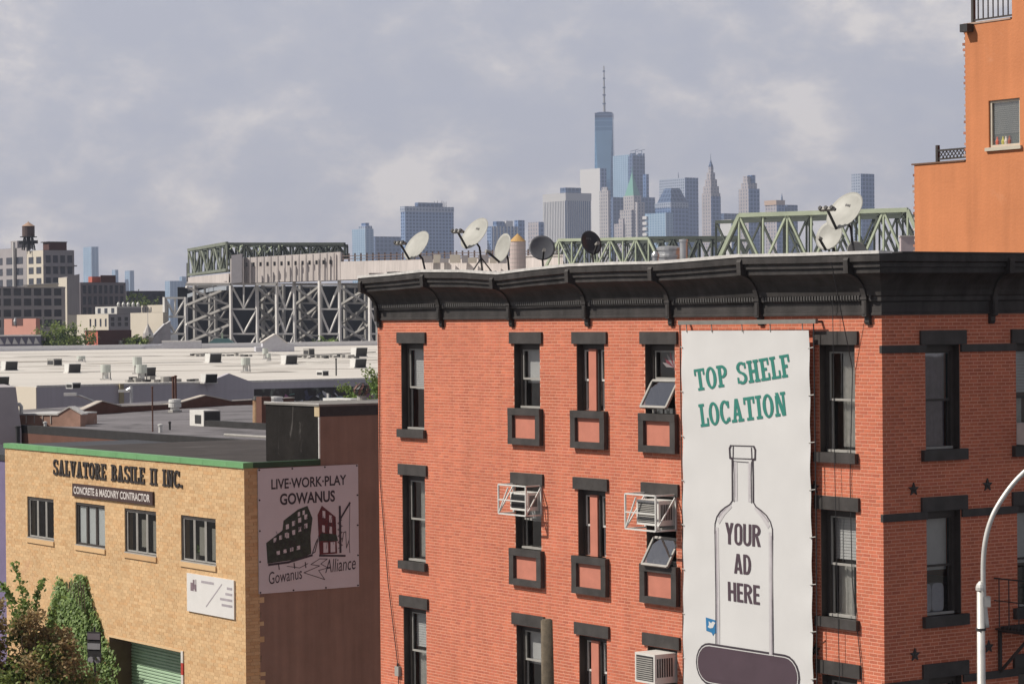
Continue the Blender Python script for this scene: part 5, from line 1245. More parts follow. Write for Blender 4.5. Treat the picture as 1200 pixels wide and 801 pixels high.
MB().box(-a*.4,b*.2,zt,-.4,b*.78,zt+1.9).build('penthouse', DKB, t); MB().box(-a*.45,b*.15,zt+1.9,-.3,b*.8,zt+2.1).build('penthouse_roof', TAR, t); MB().box(.0,-.3,zt-3.9,.5,b+.5,zt-3.6).build('ledge', STONE, t)
t, a, b, zt = block('factory_building', 'long lower factory block with wide window bays in shade', -40, -25, 77, 336, 560, STONE)
win_grid(t, 'R', b, 8, [zof(y, 560) for y in (341,353,366,378)], 1.55, .72); MB().box(-a,-.2,zt-.3,.2,b,zt).build('cornice', STONE, t)
mb = at(48, 336, 552); sk = thing('roof_shed', 'white sloping roof shed on the lower factory block', 'shed', (mb.x, mb.y, zof(336,552,48)-.1), math.radians(5)); k = 552/F_PX
MB().prism([(-20*k,0,0),(18*k,0,0),(18*k,0,4*k),(-14*k,0,2*k)], [(-20*k,4,0),(18*k,4,0),(18*k,4,4*k),(-14*k,4,2*k)]).build('wall', CREAM, sk); MB().bar((-21*k,2,2.4*k),(19*k,2,4.6*k),4.6,.2).build('roof', WHITEROOF, sk)
t, a, b, zt = block('blank_gable_building', 'blank grey end wall with one bright cream edge behind the lower factory', 70, 79, 94, 325, 590, STONE); MB().box(-a-.05,-.15,0,.0,-.06,zt).build('cream_front', CREAM, t)
MB().prism([(-a,.0,zt),(0,.0,zt),(0,0,zt+.2)], [(-a,b,zt),(0,b,zt),(0,b,zt+.8)]).build('sloping_parapet', STONE, t)
t, a, b, zt = block('brick_loft_building', 'dark loft building with two rows of tall windows in shade', 90, 94, 148, 331, 600, DKB if False else M('loft_grey', (.22,.20,.215), .85, .12, .1))
win_grid(t, 'R', b, 8, [zof(y, 600) for y in (339,352,365)], 1.9, .56); MB().box(-.2,b*.45,zt,0,b*.78,zt+1.7).build('parapet_block', DKB, t); MB().box(-3,b*.3,zt,-1,b*.5,zt+1.4).build('stair_head', REDB, t)
t, a, b, zt = block('dark_long_building', 'low dark building stretching behind the small tree', 146, 148, 194, 341, 680, M('slate_wall', (.10,.10,.115), .85)); win_grid(t, 'R', b, 6, [zof(347, 680)], .9, .4)
MB_t = [('green tree in front of the low dark building', 166, 357, 660, 4.2), ]
def far_tree(label, x, y, Y, w_, h, n=900, mats=(LEAFD, LEAFG), leafs=.55):
    b = at(x, y, Y); zc = b.z
    tree(label, (b.x, b.y, 0), [((U(-.3,.3)*w_,U(-.3,.3)*w_,zc-h*.5+U(-.2,.25)*h),(w_*U(.3,.45),w_*.4,h*U(.3,.42))) for _ in range(6)] + [((0,0,zc-h*.6),(w_*.5,w_*.4,h*.4))], n, leafs, mats, .3, 'trees beyond the warehouse')
far_tree('small green tree in front of the low dark building', 168, 342, 640, 8, 6, 900)
far_tree('broad dense green tree behind the warehouse parapet', 76, 379, 455, 8.4, 7.5, 5200, (LEAFG, LEAFD, LEAFG), .45)
far_tree('dark tree beside the dark brick house', 160, 393, 470, 4.5, 4.0, 900); far_tree('low leafy tree under the steel towers', 378, 395, 480, 6, 3.5, 1200, (LEAFV, LEAFD)); 
t, a, b, zt = block('cream_building', 'cream low building with three paired small windows', 80, 127, 153, 368, 540, CREAM)
MB().box(.01,0,0,.04,b,zt).build('side_cladding', M('side_grey', (.30,.29,.31), .85, .1, .3), t); win_grid(t, 'L', a, 4, [zof(378, 540)], 1.6, .28, a0=.0, a1=.5); win_grid(t, 'R', b, 3, [zof(374, 540), zof(380, 540)], .8, .5)
t, a, b, zt = block('white_roof_house', 'white parapet house with small dark windows behind the cream building', 112, 137, 166, 359, 575, M('white_wall', (.58,.57,.55), .85)); win_grid(t, 'L', a, 3, [zof(364, 575)], 1.1, .42)
MB().box(.01,0,0,.04,b,zt-.3).build('side_cladding', MATS['side_grey'], t)
for i in range(5): MB().lathe((-.4,b*(.1+.2*i),zt),[(.3,0),(.4,.5),(.2,.9),(0,1.0)],8).build('vent', WHITEM, t)
t, a, b, zt = block('cream_building', 'plain cream building by the end steel tower with one small window', 153, 191, 197, 366, 560, CREAM); t2, a2, b2, z2 = block('cream_building', 'upper pale block with square dark window behind the plain cream building', 166, 192, 198, 357, 600, CREAM); win_grid(t2, 'L', a2, 4, [zof(363, 600)], 1.1, .3, a0=.5, a1=1)
t, a, b, zt = block('red_brick_house', 'bright red end wall of a brick house behind the warehouse', 100, 114.5, 154, 388, 470, REDB)
MB().box(.02,0.0,0,.08,b,zt).build('side_wall', DKB, t); win_grid(t, 'L', a, 1, [zof(398, 470), zof(409, 470)], 1.2, .22, a0=.0, a1=.3); MB().box(-a-.1,-.1,zt,.1,b,zt+.2).build('coping', DKB, t); MB().box(.08,b*.1,zt-3.2,.12,b*.2,zt-2.6).build('lamp', WHITEM, t)
for q, (u, h) in enumerate(((.6,2.6),(.68,1.5),(.85,1.3))): MB().box(.3,b*u,zof(416,470),1.2,b*(u+.07),zof(416,470)+h).build('rooftop_unit', FRAMEG, t)
t, a, b, zt = block('pink_brick_house', 'notched pink brick gable wall behind the row of porches', 5, 42, 47, 373, 480, PINKW)
MB().box(-a*.74,-.05,zt-1.3,-a*.40,.9,zt+.01).build('roof_notch', DKB, t); MB().lathe((-a*.62,-.1,zt-1.2),[(.3,0),(.4,.7),(.2,1.3),(0,1.4)],8).build('vent', GALV, t)
# porch row with striped gables
pr_ = at(-6, 395, 450); row = thing('porch_row_houses', 'row of lilac houses with white triangular porch gables', 'houses', (pr_.x, pr_.y, 0), math.radians(4)); k = 450/F_PX; zt = zof(394, 450, 20)
MB().box(0,0,0,53*k,6,zt).build('wall', M('lilac_siding', (.22,.21,.27), .8), row); MB().box(-.1,-.6,zt,53*k+.1,6.2,zt+.25).build('roof', FLASH, row); MB().box(-.1,-1.2,zt-2.1,53*k,0,zt-1.95).build('porch_roof', FRAMEG, row)
for i in range(6):
    x = (4+8.3*i)*k; MB().prism([(x,-.5,zt-1.3),(x+6.5*k,-.5,zt-1.3),(x+2*k,-.5,zt-.2)], [(x,-.1,zt-1.3),(x+6.5*k,-.1,zt-1.3),(x+2*k,-.1,zt-.2)]).build('porch_gable', FRAMEW, row)
    MB().box(x+k,-.06,zt-3.6,x+3.6*k,.0,zt-2.4).build('window', PANE, row); MB().box(x+5.6*k,-1.1,zt-4,x+6.1*k,-1.0,zt-2.1).build('post', FRAMEW, row)
# onion shaped stainless tent
on = at(173.5, 402, 480); ot = thing('onion_dome', 'shiny onion shaped metal dome with a thin spike', 'dome', (on.x, on.y, 0), 0); k = 480/F_PX; zb = on.z
MB().lathe((0,0,zb),[(2.5*k,-2*k),(3*k,0),(5.6*k,3*k),(6.8*k,7*k),(6*k,12*k),(3.4*k,17*k),(1.2*k,21*k),(.3*k,24*k),(0,25*k)],9).build('dome', M('shiny_metal', (.6,.57,.53), .3, .15, .5, metal=.6), ot); MB().tube((0,0,zb+24*k),(0,0,zb+38*k),.06,.04,6).build('spike', GALV, ot); MB().tube((0,0,0),(0,0,zb-2*k),1.0,.6,10).build('base', FRAMEG, ot)
hl = at(186, 402, 500); hp_ = thing('pale_ramp_roof', 'pale sloping shingled roof beside the onion dome', 'building', (hl.x, hl.y, 0), math.radians(10)); k = 500/F_PX; zb = zof(404, 500, 180)
MB().prism([(-14*k,0,0),(14*k,0,0),(14*k,0,zb+28*k),(8*k,0,zb+24*k),(-14*k,0,zb)], [(-14*k,8,0),(14*k,8,0),(14*k,8,zb+28*k),(8*k,8,zb+24*k),(-14*k,8,zb)]).build('wall', M('pale_shingle', (.42,.41,.42), .8, .2, .6), hp_); MB().bar((-15*k,4,zb+.2),(8*k,4,zb+24.5*k),8.2,.2).build('roof', M('pale_shingle', (.42,.41,.42)), hp_)
# rooftop water towers
wt = at(33.5, 293, 634); k = 634/F_PX; zb = zof(293, 634, 33); t = thing('water_tower', 'dark wooden water tower on steel legs above the factory', 'water tower', (wt.x, wt.y, zb), 0)
MB().tube((0,0,16*k),(0,0,28*k),7.4*k,7.4*k,16).build('tank', M('dark_tank', (.10,.07,.065), .8, .2, .5), t); MB().lathe((0,0,28*k),[(7.8*k,0),(.8*k,4.6*k),(0,6*k)],16).build('tank_roof', M('tank_roof_tan', (.40,.27,.20), .8), t); MB().tube((0,0,15*k),(0,0,15.9*k),10*k,10*k,14).build('platform', DARKM, t)
for q in range(4):
    a = math.pi/4+q*math.pi/2; c, d = math.cos(a), math.sin(a); MB().bar((9*k*c,9*k*d,0),(6*k*c,6*k*d,15*k),.3,.3).build('leg', DARKM, t); c2, d2 = math.cos(a+math.pi/2), math.sin(a+math.pi/2); MB().bar((9*k*c,9*k*d,.5),(6.4*k*c2,6.4*k*d2,13*k),.12,.12).build('brace', DARKM, t); MB().bar((7.6*k*c,7.6*k*d,8*k),(7.6*k*c2,7.6*k*d2,8*k),.15,.15).build('brace', DARKM, t)
MB().tube((0,0,0),(0,0,15*k),.5,.5,8).build('riser_pipe', DARKM, t); MB().bar((-11*k,0,9*k),(11*k,0,9.5*k),.15,.8).build('catwalk', DARKM, t)
wb = at(607, 317, 330); k = 330/F_PX; zb = zof(317, 330, 607); t = thing('water_tower', 'pale banded water tank with ochre conical roof behind the dishes', 'water tower', (wb.x, wb.y, 0), 0)
MB().tube((0,0,zb-3),(0,0,zb+34*k),9.4*k,9.4*k,20).build('tank', M('pinkish_tank', (.44,.37,.36), .7, .12, .6), t); MB().lathe((0,0,zb+34*k),[(10*k,0),(5*k,5*k),(1*k,8.6*k),(0,9.4*k)],18).build('tank_roof', M('ochre_roof', (.48,.30,.12), .8, .15, .8), t); MB().box(-.8,-.8,0,.8,.8,zb-3).build('support', STONE, t)
for i in range(6): MB().tube((0,0,zb+5*i*k+4*k),(0,0,zb+5*i*k+4.5*k),9.6*k,9.6*k,20).build('hoop', FRAMEG, t)

# ================================================================== RAILWAY VIADUCT
UPV = (-.68,-.73,0)
vd = thing('railway_viaduct', 'pale concrete railway viaduct on steel lattice towers with a green truss end', 'viaduct', (0,0,0), 0)
VY = 505; k = VY/F_PX
def seg(name, x0, x1, yt0, yt1, yb0, yb1, Y0, Y1, mat, th=2.0, par=vd):
    a, b, c, d = at(x0,yt0,Y0), at(x1,yt1,Y1), at(x1,yb1,Y1), at(x0,yb0,Y0); o = Vector((0,th,0))
    return MB().prism([a,b,c,d],[a+o,b+o,c+o,d+o]).build(name, mat, par)
seg('station_wall', 270, 399, 303, 295, 332, 328, 520, 500, CONC, 8)
seg('parapet_wall', 399.3, 660, 306.5, 298, 327.8, 322, 500, 440, CONC, 8)
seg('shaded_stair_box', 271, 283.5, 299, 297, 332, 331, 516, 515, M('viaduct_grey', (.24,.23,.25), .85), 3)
for i in range(14):
    x = 285+i*8.2; yy = 331-4*i/14; Y = 514-14*i/14-.4; s = MB(); p = at(x, 302-6*i/14, Y); q = at(x, yy+1.5, Y); s.bar(p, q, .22, .3); s.build('pilaster', CONC, vd)
    if i < 13: p = at(x+4, 310-3.5*i/14, Y); MB().box(p.x-.22,p.y-.25,p.z-.4,p.x+.22,p.y+.1,p.z+.4).build('slot_window', DARKM, vd)
for i in range(36):
    x = 402+i*7; f = i/36; Y = 500-60*f*.93; p, q = at(x, 306.3-8.5*f*.93, Y-.5), at(x, 297-6*f, Y-.5); MB().bar(p, q, .3, .3).build('fence_post', M('rusty_steel', (.16,.12,.11), .8), vd); r_ = at(x, 327-5*f*.93, Y-.45); MB().bar(p, r_, .10, .2).build('panel_joint', DARKM, vd)
seg('fence_rail', 401, 655, 299.5, 293, 300.4, 293.9, 499, 440, MATS['rusty_steel'], .2); seg('fence_rail', 401, 655, 303, 296, 303.8, 296.8, 499, 440, MATS['rusty_steel'], .2)
for i in range(9): p = at(500+i*11, 297, 470-i*3); MB().box(p.x-U(.4,1.2),p.y+1,p.z-1.6,p.x+U(.4,1.1),p.y+3,p.z+U(-.9,.2)).build('platform_shelter', CREAM if i % 2 else STONE, vd)
# dark upper truss behind the station wall
def truss(par, x0, x1, yt0, yt1, yb0, yb1, Y0, Y1, n, chord, web, mat, ends=True, name='truss_member', verts=True):
    def P(f, top): return at(x0+(x1-x0)*f, (yt0+(yt1-yt0)*f) if top else (yb0+(yb1-yb0)*f), Y0+(Y1-Y0)*f)
    A = [P(i/n, True) for i in range(n+1)]; B = [P(i/n, False) for i in range(n+1)]
    i0, i1 = (1, n-1) if ends else (0, n)
    MB().bar(A[i0], A[i1], chord, chord*1.15).build('top_chord', mat, par); MB().bar(B[0], B[n], chord, chord).build('bottom_chord', mat, par)
    if ends: MB().bar(B[0], A[1], chord*.95, chord*.95).build('end_post', mat, par); MB().bar(A[n-1], B[n], chord*.95, chord*.95).build('end_post', mat, par)
    for i in range(i0, i1+1):
        if verts: MB().bar(A[i], B[i], web*.8, web*.8, UPV).build(name, mat, par)
        if i < i1: (MB().bar(A[i], B[i+1], web, web, UPV) if (i-i0) % 2 == 0 else MB().bar(B[i], A[i+1], web, web, UPV)).build(name, mat, par)
    return A, B
VDG = M('blackened_steel', (.035,.043,.038), .7, .25, .4)
seg('truss_top_chord', 262, 402, 285, 285, 288.2, 288.2, 530, 512, VDG, 1.2)
truss(vd, 266, 404, 286, 286, 310, 302, 528, 512, 13, .55, .42, VDG, False)
truss(vd, 269, 407, 288, 288, 310, 302, 540, 524, 13, .5, .40, VDG, False)
for i in range(60):
    x = U(270,400); p = at(x, U(287,292), 520); q = p+Vector((U(-1.2,1.2),U(-3,3),U(-1.5,.2))); MB().bar(p, q, .2, .2).build('cross_brace', GREENST if R_() < .4 else DGREEN, vd)
# lit end span turning away
truss(vd, 221, 266, 293, 285, 322, 316, 575, 524, 6, .55, .36, M('olive_steel', (.19,.21,.165), .6, .2, .5), False); truss(vd, 226, 270, 294.5, 287, 322, 317, 582, 531, 6, .5, .4, DGREEN, False)
seg('end_girder', 219, 268, 325, 320, 335, 331.5, 578, 521, CONC, 3); seg('end_return', 218.5, 221, 308, 308, 330, 330, 577, 576, DARKM, 2)
ar = [at(221+46*i/10, 346.5-9*math.sin(i/10*math.pi/2), 574-52*i/10) for i in range(11)]
for a, b in zip(ar[:-1], ar[1:]): MB().bar(a, b, .6, .8).build('arch_rib', M('blue_steel', (.32,.35,.39), .6), vd)
MB().path([p+Vector((0,1,1.3)) for p in ar],.3,6).build('arch_rib', DARKM, vd)
def tower(x0, x1, yt, Y, centre=True, mat=LATT, th=.66, par=vd, panels=(333,362,391,420)):
    tw = MB(); zs_ = []
    a0, a1 = at(x0, yt, Y), at(x1, yt, Y)
    for x in (x0, x1):
        p = at(x, yt, Y); MB().bar((p.x,p.y,0), p, th*.75, th*.75, UPV).build('column', mat, par)
    for j in range(len(panels)):
        y = panels[j]; p, q = at(x0, y, Y), at(x1, y, Y); MB().bar(p, q, th*.5, th*.6, UPV).build('tower_beam', mat, par)
        if j < len(panels)-1:
            m_ = at((x0+x1)/2, panels[j+1]-1, Y)
            MB().bar(p, m_, th*.45, th*.45, UPV).build('tower_brace', mat, par); MB().bar(q, m_, th*.45, th*.45, UPV).build('tower_brace', mat, par)
            if j == 0 and centre: MB().bar(at((x0+x1)/2, y, Y), m_, th*.4, th*.4, UPV).build('tower_brace', mat, par)
tower(193, 217.5, 348, 580, True, LATT, .9, vd, (349,371,391,412))
tower(270.4, 301, 331, 518); tower(324, 344.7, 330, 511, False); tower(374.4, 397.6, 329, 503, False); tower(433, 458, 327, 494, False); tower(500, 520, 326, 480, False); tower(560, 580, 325, 465, False); tower(625, 650, 324, 450, False)
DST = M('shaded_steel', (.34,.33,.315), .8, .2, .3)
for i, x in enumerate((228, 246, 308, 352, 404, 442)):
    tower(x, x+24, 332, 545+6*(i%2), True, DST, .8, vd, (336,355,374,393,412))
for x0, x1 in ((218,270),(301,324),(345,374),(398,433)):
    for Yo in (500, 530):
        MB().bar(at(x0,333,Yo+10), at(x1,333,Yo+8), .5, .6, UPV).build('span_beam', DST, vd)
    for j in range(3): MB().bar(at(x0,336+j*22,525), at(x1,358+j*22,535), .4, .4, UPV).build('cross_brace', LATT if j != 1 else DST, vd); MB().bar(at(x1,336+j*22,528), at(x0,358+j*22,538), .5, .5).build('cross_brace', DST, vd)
# added dark box standing in for the shaded structure below the deck
dk = at(205, 336, 600); sh_ = thing('deck_shade_box', 'added dark box standing in for shade in the gaps under the viaduct', 'building', (dk.x, dk.y, 0), math.radians(3)); kk = 600/F_PX
MB().box(3*kk,0,0,300*kk,12,zof(337,600,300)).build('wall', M('deck_shade_black', (.028,.03,.035), .85, .3, .15), sh_); MB().box(3*kk,-.2,zof(337,600,300),300*kk,12.2,zof(337,600,300)+.3).build('roof', DARKM, sh_)
tg = at(259, 402, 500); tt = thing('teal_canopy', 'small teal pitched canopy beyond the warehouse roof', 'canopy', (tg.x, tg.y, 0), 0); zb = tg.z
MB().prism([(-2.6,0,zb),(2.4,0,zb),(1.2,0,zb+.9),(-1.2,0,zb+.9)], [(-2.6,3,zb),(2.4,3,zb),(1.2,3,zb+.9),(-1.2,3,zb+.9)]).build('roof', M('teal_roof', (.13,.25,.25), .7), tt); [MB().box(x,1.2,0,x+.25,1.5,zb).build('post', FRAMEG, tt) for x in (-2.2, 2.0)]; MB().box(-.1,1.3,zb+.9,.25,1.6,zb+2).build('finial', GREENST, tt)

# green truss bridges nearer on the right
def bridge(label, x0, x1, yt0, yt1, yb0, yb1, Y0, Y1, n, chord, web, mat, back):
    t = thing('truss_bridge', label, 'bridge', (0,0,0), 0, 'green truss bridges')
    A, B = truss(t, x0, x1, yt0, yt1, yb0, yb1, Y0, Y1, n, chord, web, mat)
    o = Vector((.8,9,0)); A2 = [p+o for p in A]; B2 = [p+o for p in B]
    MB().bar(A2[1], A2[n-1], chord, chord).build('top_chord', back, t); MB().bar(B2[0], B2[n], chord, chord).build('bottom_chord', back, t); MB().bar(B2[0], A2[1], chord, chord).build('end_post', back, t); MB().bar(A2[n-1], B2[n], chord, chord).build('end_post', back, t)
    for i in range(1, n):
        MB().bar(A2[i], B2[i], web*.8, web*.8).build('truss_member', back, t)
        if i < n-1: (MB().bar(A2[i], B2[i+1], web, web) if i % 2 else MB().bar(B2[i], A2[i+1], web, web)).build('truss_member', back, t)
        MB().bar(A[i], A2[i], web*.9, web*.9).build('sway_beam', back, t); MB().bar(A[i]-Vector((0,0,.9)), A2[i]-Vector((0,0,.9)), web*.5, web*.5).build('sway_beam', back, t)
        if i < n-1: MB().bar(A[i], A2[i+1], web*.5, web*.5).build('wind_brace', mat, t); MB().bar(A2[i], A[i+1], web*.5, web*.5).build('wind_brace', back, t)
        for s_ in range(3): MB().bar(A[i]*(1-s_/3)+A2[i]*(s_/3), A[i]*(1-s_/3)+A2[i]*(s_/3)+Vector((U(-.6,.6),2,-1.2)), web*.4, web*.4).build('knee_brace', back, t)
    # third tracks' truss further back and the deck
    o = Vector((1.6,19,0)); A3 = [p+o for p in A]; B3 = [p+o for p in B]
    MB().bar(A3[0], A3[n], chord, chord).build('top_chord', back, t)
    for i in range(n):
        MB().bar(A3[i], B3[i], web, web).build('truss_member', back, t); MB().bar(A3[i], B3[i+1], web, web).build('truss_member', back, t); MB().bar(B3[i], A3[i+1], web*.8, web*.8).build('truss_member', back, t)
    f = [B[0], B[n], B[n]+Vector((1.6,19,0)), B[0]+Vector((1.6,19,0))]; MB().prism([p-Vector((0,0,1.2)) for p in f], [p-Vector((0,0,.5)) for p in f]).build('deck', CONC, t)
    for p in (B[0], B[n]): MB().box(p.x-1.2,p.y-.5,0,p.x+1.2,p.y+19,p.z-1.2).build('pier', CONC, t)
    return t
bridge('large pale green steel truss bridge beside the orange wall', 838, 1092, 253, 245, 313, 312, 302, 288, 9, .42, .25, GREENST, DGREEN)
bridge('smaller green truss bridge behind the dark oval dish', 640, 775, 281.5, 279, 312, 311, 440, 425, 9, .40, .25, GREENST, DGREEN)
bridge('dark unlit truss span between the two green bridges', 742, 880, 279, 278, 311, 311, 480, 470, 9, .5, .38, DGREEN, DGREEN)
bw = at(1056, 297, 282); b2 = thing('bridge_abutment', 'pale pink concrete parapet end between the green truss and the orange wall', 'wall', (bw.x, bw.y, 0), 0); MB().box(0,0,0,3.5,1.2,at(1056,277.5,282).z).build('wall', M('pink_concrete', (.46,.39,.40), .85, .1, .8), b2); MB().box(-.1,-.1,at(1056,277.5,282).z,3.6,1.3,at(1056,277.5,282).z+.15).build('coping', CONC, b2)

# ================================================================== FAR SKYLINE
SKY_G = 'skyline towers'
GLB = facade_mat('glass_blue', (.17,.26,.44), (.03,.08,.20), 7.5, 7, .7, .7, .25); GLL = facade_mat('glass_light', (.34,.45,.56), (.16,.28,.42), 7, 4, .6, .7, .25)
STS = facade_mat('stone_stripe', (.10,.15,.26), (.06,.10,.20), 5.2, 4, .45, .6, .5); STN = facade_mat('stone_windows', (.45,.42,.41), (.12,.14,.19), 6.5, 6, .42, .6, .8); PNK = facade_mat('pink_stone', (.43,.39,.39), (.15,.17,.22), 7, 6, .42, .6, .8)
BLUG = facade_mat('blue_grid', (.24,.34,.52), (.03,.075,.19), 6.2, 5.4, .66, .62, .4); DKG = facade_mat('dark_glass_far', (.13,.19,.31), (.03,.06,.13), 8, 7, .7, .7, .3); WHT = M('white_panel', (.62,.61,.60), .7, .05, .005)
BLUG2 = facade_mat('grey_grid', (.40,.44,.52), (.10,.15,.24), 6, 5, .6, .6, .5)
def sk_block(name, label, xl, xc, xr, yt, Y, mat, **kw): return block(name, label, xl, xc, xr, yt, Y, mat, 0, 'tower', SKY_G, roofm=kw.get('roofm', DARKM))
def crown(t, x0, x1, y0, y1, z, h, mat, name='penthouse'): return MB().box(x0, y0, z, x1, y1, z+h).build(name, mat, t)
# --- One tall tapering tower with spire
c = at(708.2, 139, 5145); kk = 5145/F_PX
tw = thing('skyscraper', 'tallest glass skyscraper with chamfered sides and a long spire', 'tower', (c.x, c.y, 0), RZ+math.radians(4)); H = c.z
hb, htp = 9.6*kk, 10.4*kk
base = [Vector((sx*hb, sy*hb, 0)) for sx, sy in ((-1,-1),(1,-1),(1,1),(-1,1))]
top = [Vector((0,-htp*1.41,H)), Vector((htp*1.41,0,H)), Vector((0,htp*1.41,H)), Vector((-htp*1.41,0,H))]
WTCM = facade_mat('tall_glass', (.15,.30,.46), (.07,.18,.33), 9, 12, .8, .85, .12, .0)
for i in range(4):
    j = (i+1) % 4; s = MB(); s.poly([base[i], base[j], top[i]]); s.build('facet', WTCM, tw); s = MB(); s.poly([top[i], base[j], top[j]]); s.build('facet', WTCM, tw)
s = MB(); s.prism(top, [p+Vector((0,0,10)) for p in top]); s.build('parapet', DKG, tw)
MB().tube((0,0,H+10),(0,0,H+12),htp*.9,htp*.9,16).build('spire_ring', DKG, tw)
for z0, z1, r0 in ((10,40,2.6),(40,75,1.9),(75,104,1.3)): MB().tube((0,0,H+z0),(0,0,H+z1),r0,r0*.8,8).build('spire', FRAMEG, tw)
for z in (28, 45, 60, 78, 92): MB().tube((0,0,H+z),(0,0,H+z+2.5),4.2-z*.02,4.2-z*.02,10).build('spire_collar', DKG, tw)
t, a, b, z = sk_block('skyscraper', 'plain white faced tower in front of the tallest skyscraper', 681.5, 703, 712, 197, 4900, WHT); MB().box(.05,0,0,1,b,z).build('side_wall', GLB, t)  # blue side walls here and on later towers paint in the shaded side
t, a, b, z = sk_block('skyscraper', 'pale glass tower right of the tallest skyscraper', 720, 737.5, 742, 181, 5000, GLL)
t, a, b, z = sk_block('skyscraper', 'unfinished dark tower topped by ragged steel and cranes', 738, 741, 757.5, 183, 4950, DKG)
for i in range(22): MB().box(-U(0,a),U(0,b),z,-U(0,a)*.3+1.2 if False else -U(0,a*.9)+1.5,U(0,b),z+U(2,8)).build('column_stub', DKG, t) if False else MB().box(-(i%4)*a/4-2, b*(i/22), z, -(i%4)*a/4, b*(i/22)+2.2, z+U(2,7)).build('column_stub', DKG, t)
for u in (.3, .8): MB().bar((-2,b*u,z),(-2,b*u,z+12),1,1).build('crane_mast', DKG, t); MB().bar((-2,b*u-12,z+9),(-2,b*u+8,z+14),.8,.8).build('crane_jib', DKG, t)
sk_block('skyscraper', 'slim shoulder block beside the unfinished tower', 755, 757, 762, 204, 4940, GLB)
# green pyramid tower
t, a, b, z = sk_block('skyscraper', 'stone tower with a steep green pyramid roof', 732, 742.5, 753, 229, 4600, STN)
GRP = M('copper_green', (.16,.36,.30), .7, .1, .02); x0, x1, y0, y1 = -a*.92, -a*.04, b*.04, b*.92
A = [(x0,y0,z),(x1,y0,z),(x1,y1,z),(x0,y1,z)]; mx_, my_ = (x0+x1)/2, (y0+y1)/2; f = .30; B = [(mx_+(p[0]-mx_)*f, my_+(p[1]-my_)*f, z+29) for p in A]; s = MB().prism(A, B); s.build('pyramid_roof', GRP, t); s = MB(); [s.poly([B[i], B[(i+1)%4], (mx_,my_,z+44)]) for i in range(4)]; s.build('lantern', GRP, t); MB().tube((mx_,my_,z+44),(mx_,my_,z+52),.7,.2,6).build('finial', GRP, t)
for q, (dx, w_, dz) in enumerate(((-.25,.5,-18),(.25,.5,-30))): MB().box(-a*1.2,-4,0,a*.0-1,-.5,z-25).build('setback', STN, t) if q == 0 else MB().box(.5,b*.1,0,8,b*1.1,z-12).build('setback', STN, t)
t, a, b, z = sk_block('skyscraper', 'slim cream stone tower left of the green pyramid', 704, 712.5, 717, 223, 4500, STN); crown(t, -a*.8, -a*.2, b*.2, b*.8, z, 6, STN)
sk_block('skyscraper', 'dark block behind the slim cream stone tower', 716, 718, 733, 231, 4700, DKG); sk_block('skyscraper', 'low stepped cream block below the green pyramid tower', 721, 730, 734, 262, 4300, PNK); sk_block('skyscraper', 'tiny cream turret block beside the low stepped one', 726, 730, 733, 256, 4310, PNK); sk_block('skyscraper', 'dark shoulder right of the green pyramid', 748, 751, 769, 231, 4750, DKG)
t, a, b, z = sk_block('skyscraper', 'broad white ribbed tower with shadowed blue side', 638, 663, 694, 228, 4350, STS)
MB().box(-a-.5,-.5,z-10,.5,b+.5,z+3).build('crown_band', M('white_band', (.50,.49,.48), .7), t); crown(t, -a*.3, -3, b*.05, b*.65, z+3, 9, DKG)
nfin = 22
for side, ln_ in (('L', a), ('R', b)):
    me = None
    for i in range(14 if side == 'L' else 13):
        o = ln_*(i+.5)/(14 if side == 'L' else 13)
        if me is None: oo = (MB().box(-1.1,-.9,0,1.1,.9,z-10) if side == 'L' else MB().box(-.6,-.45,0,.6,.45,z-10)).build('fin', WHT, t); me = oo.data
        else: oo = put('fin', me, t)
        oo.location = (-o,-.6,0) if side == 'L' else (.6,o,0)
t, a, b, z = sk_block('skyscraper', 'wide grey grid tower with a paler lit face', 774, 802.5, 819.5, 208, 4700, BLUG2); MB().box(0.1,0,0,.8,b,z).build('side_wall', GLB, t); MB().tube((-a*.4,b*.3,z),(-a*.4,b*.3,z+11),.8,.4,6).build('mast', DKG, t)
t, a, b, z = sk_block('skyscraper', 'tower with a sloping mansard top in front of the grey grid tower', 769, 786, 808, 237, 4450, GLB); MB().box(-a-.4,-.4,z-9,.2,b,z).build('crown_band', BLUG2, t); A = [(-a*.9,1,z),(-1,1,z),(-1,b-1,z),(-a*.9,b-1,z)]; B = [(-a*.62,8,z+25),(-a*.2,8,z+25),(-a*.2,b*.7,z+25),(-a*.62,b*.7,z+25)]; MB().prism(A,B).build('mansard_roof', DKG, t)
t, a, b, z = sk_block('skyscraper', 'low teal glass block before the mansard tower', 757, 780, 790, 249, 4200, GLL); 
for i in range(7): MB().box(-a-3,-3,z-(i+1)*9,-a*.86,0,z-(i+1)*9+5).build('balcony_bay', WHT, t)
# art deco spire tower
t, a, b, z = sk_block('skyscraper', 'slender art deco tower stepping up to a needle spire', 824, 833, 845.5, 226, 4550, PNK)
for f, h0, h1 in ((.86,0,12),(.66,12,24),(.46,24,36),(.28,36,46)): MB().box(-a/2-a/2*f,b/2-b/2*f,z+h0,-a/2+a/2*f,b/2+b/2*f,z+h1).build('setback', PNK, t)
A = [(-a/2-a*.14,b/2-b*.14,z+46),(-a/2+a*.14,b/2-b*.14,z+46),(-a/2+a*.14,b/2+b*.14,z+46),(-a/2-a*.14,b/2+b*.14,z+46)]; B = [(-a/2-.4,b/2-.4,z+58),(-a/2+.4,b/2-.4,z+58),(-a/2+.4,b/2+.4,z+58),(-a/2-.4,b/2+.4,z+58)]; MB().prism(A,B).build('spire_base', DKG, t); MB().tube((-a/2,b/2,z+58),(-a/2,b/2,z+70),.6,.2,6).build('spire', DKG, t); MB().box(.3,0,0,1.2,b,z-6).build('side_wall', GLB, t)
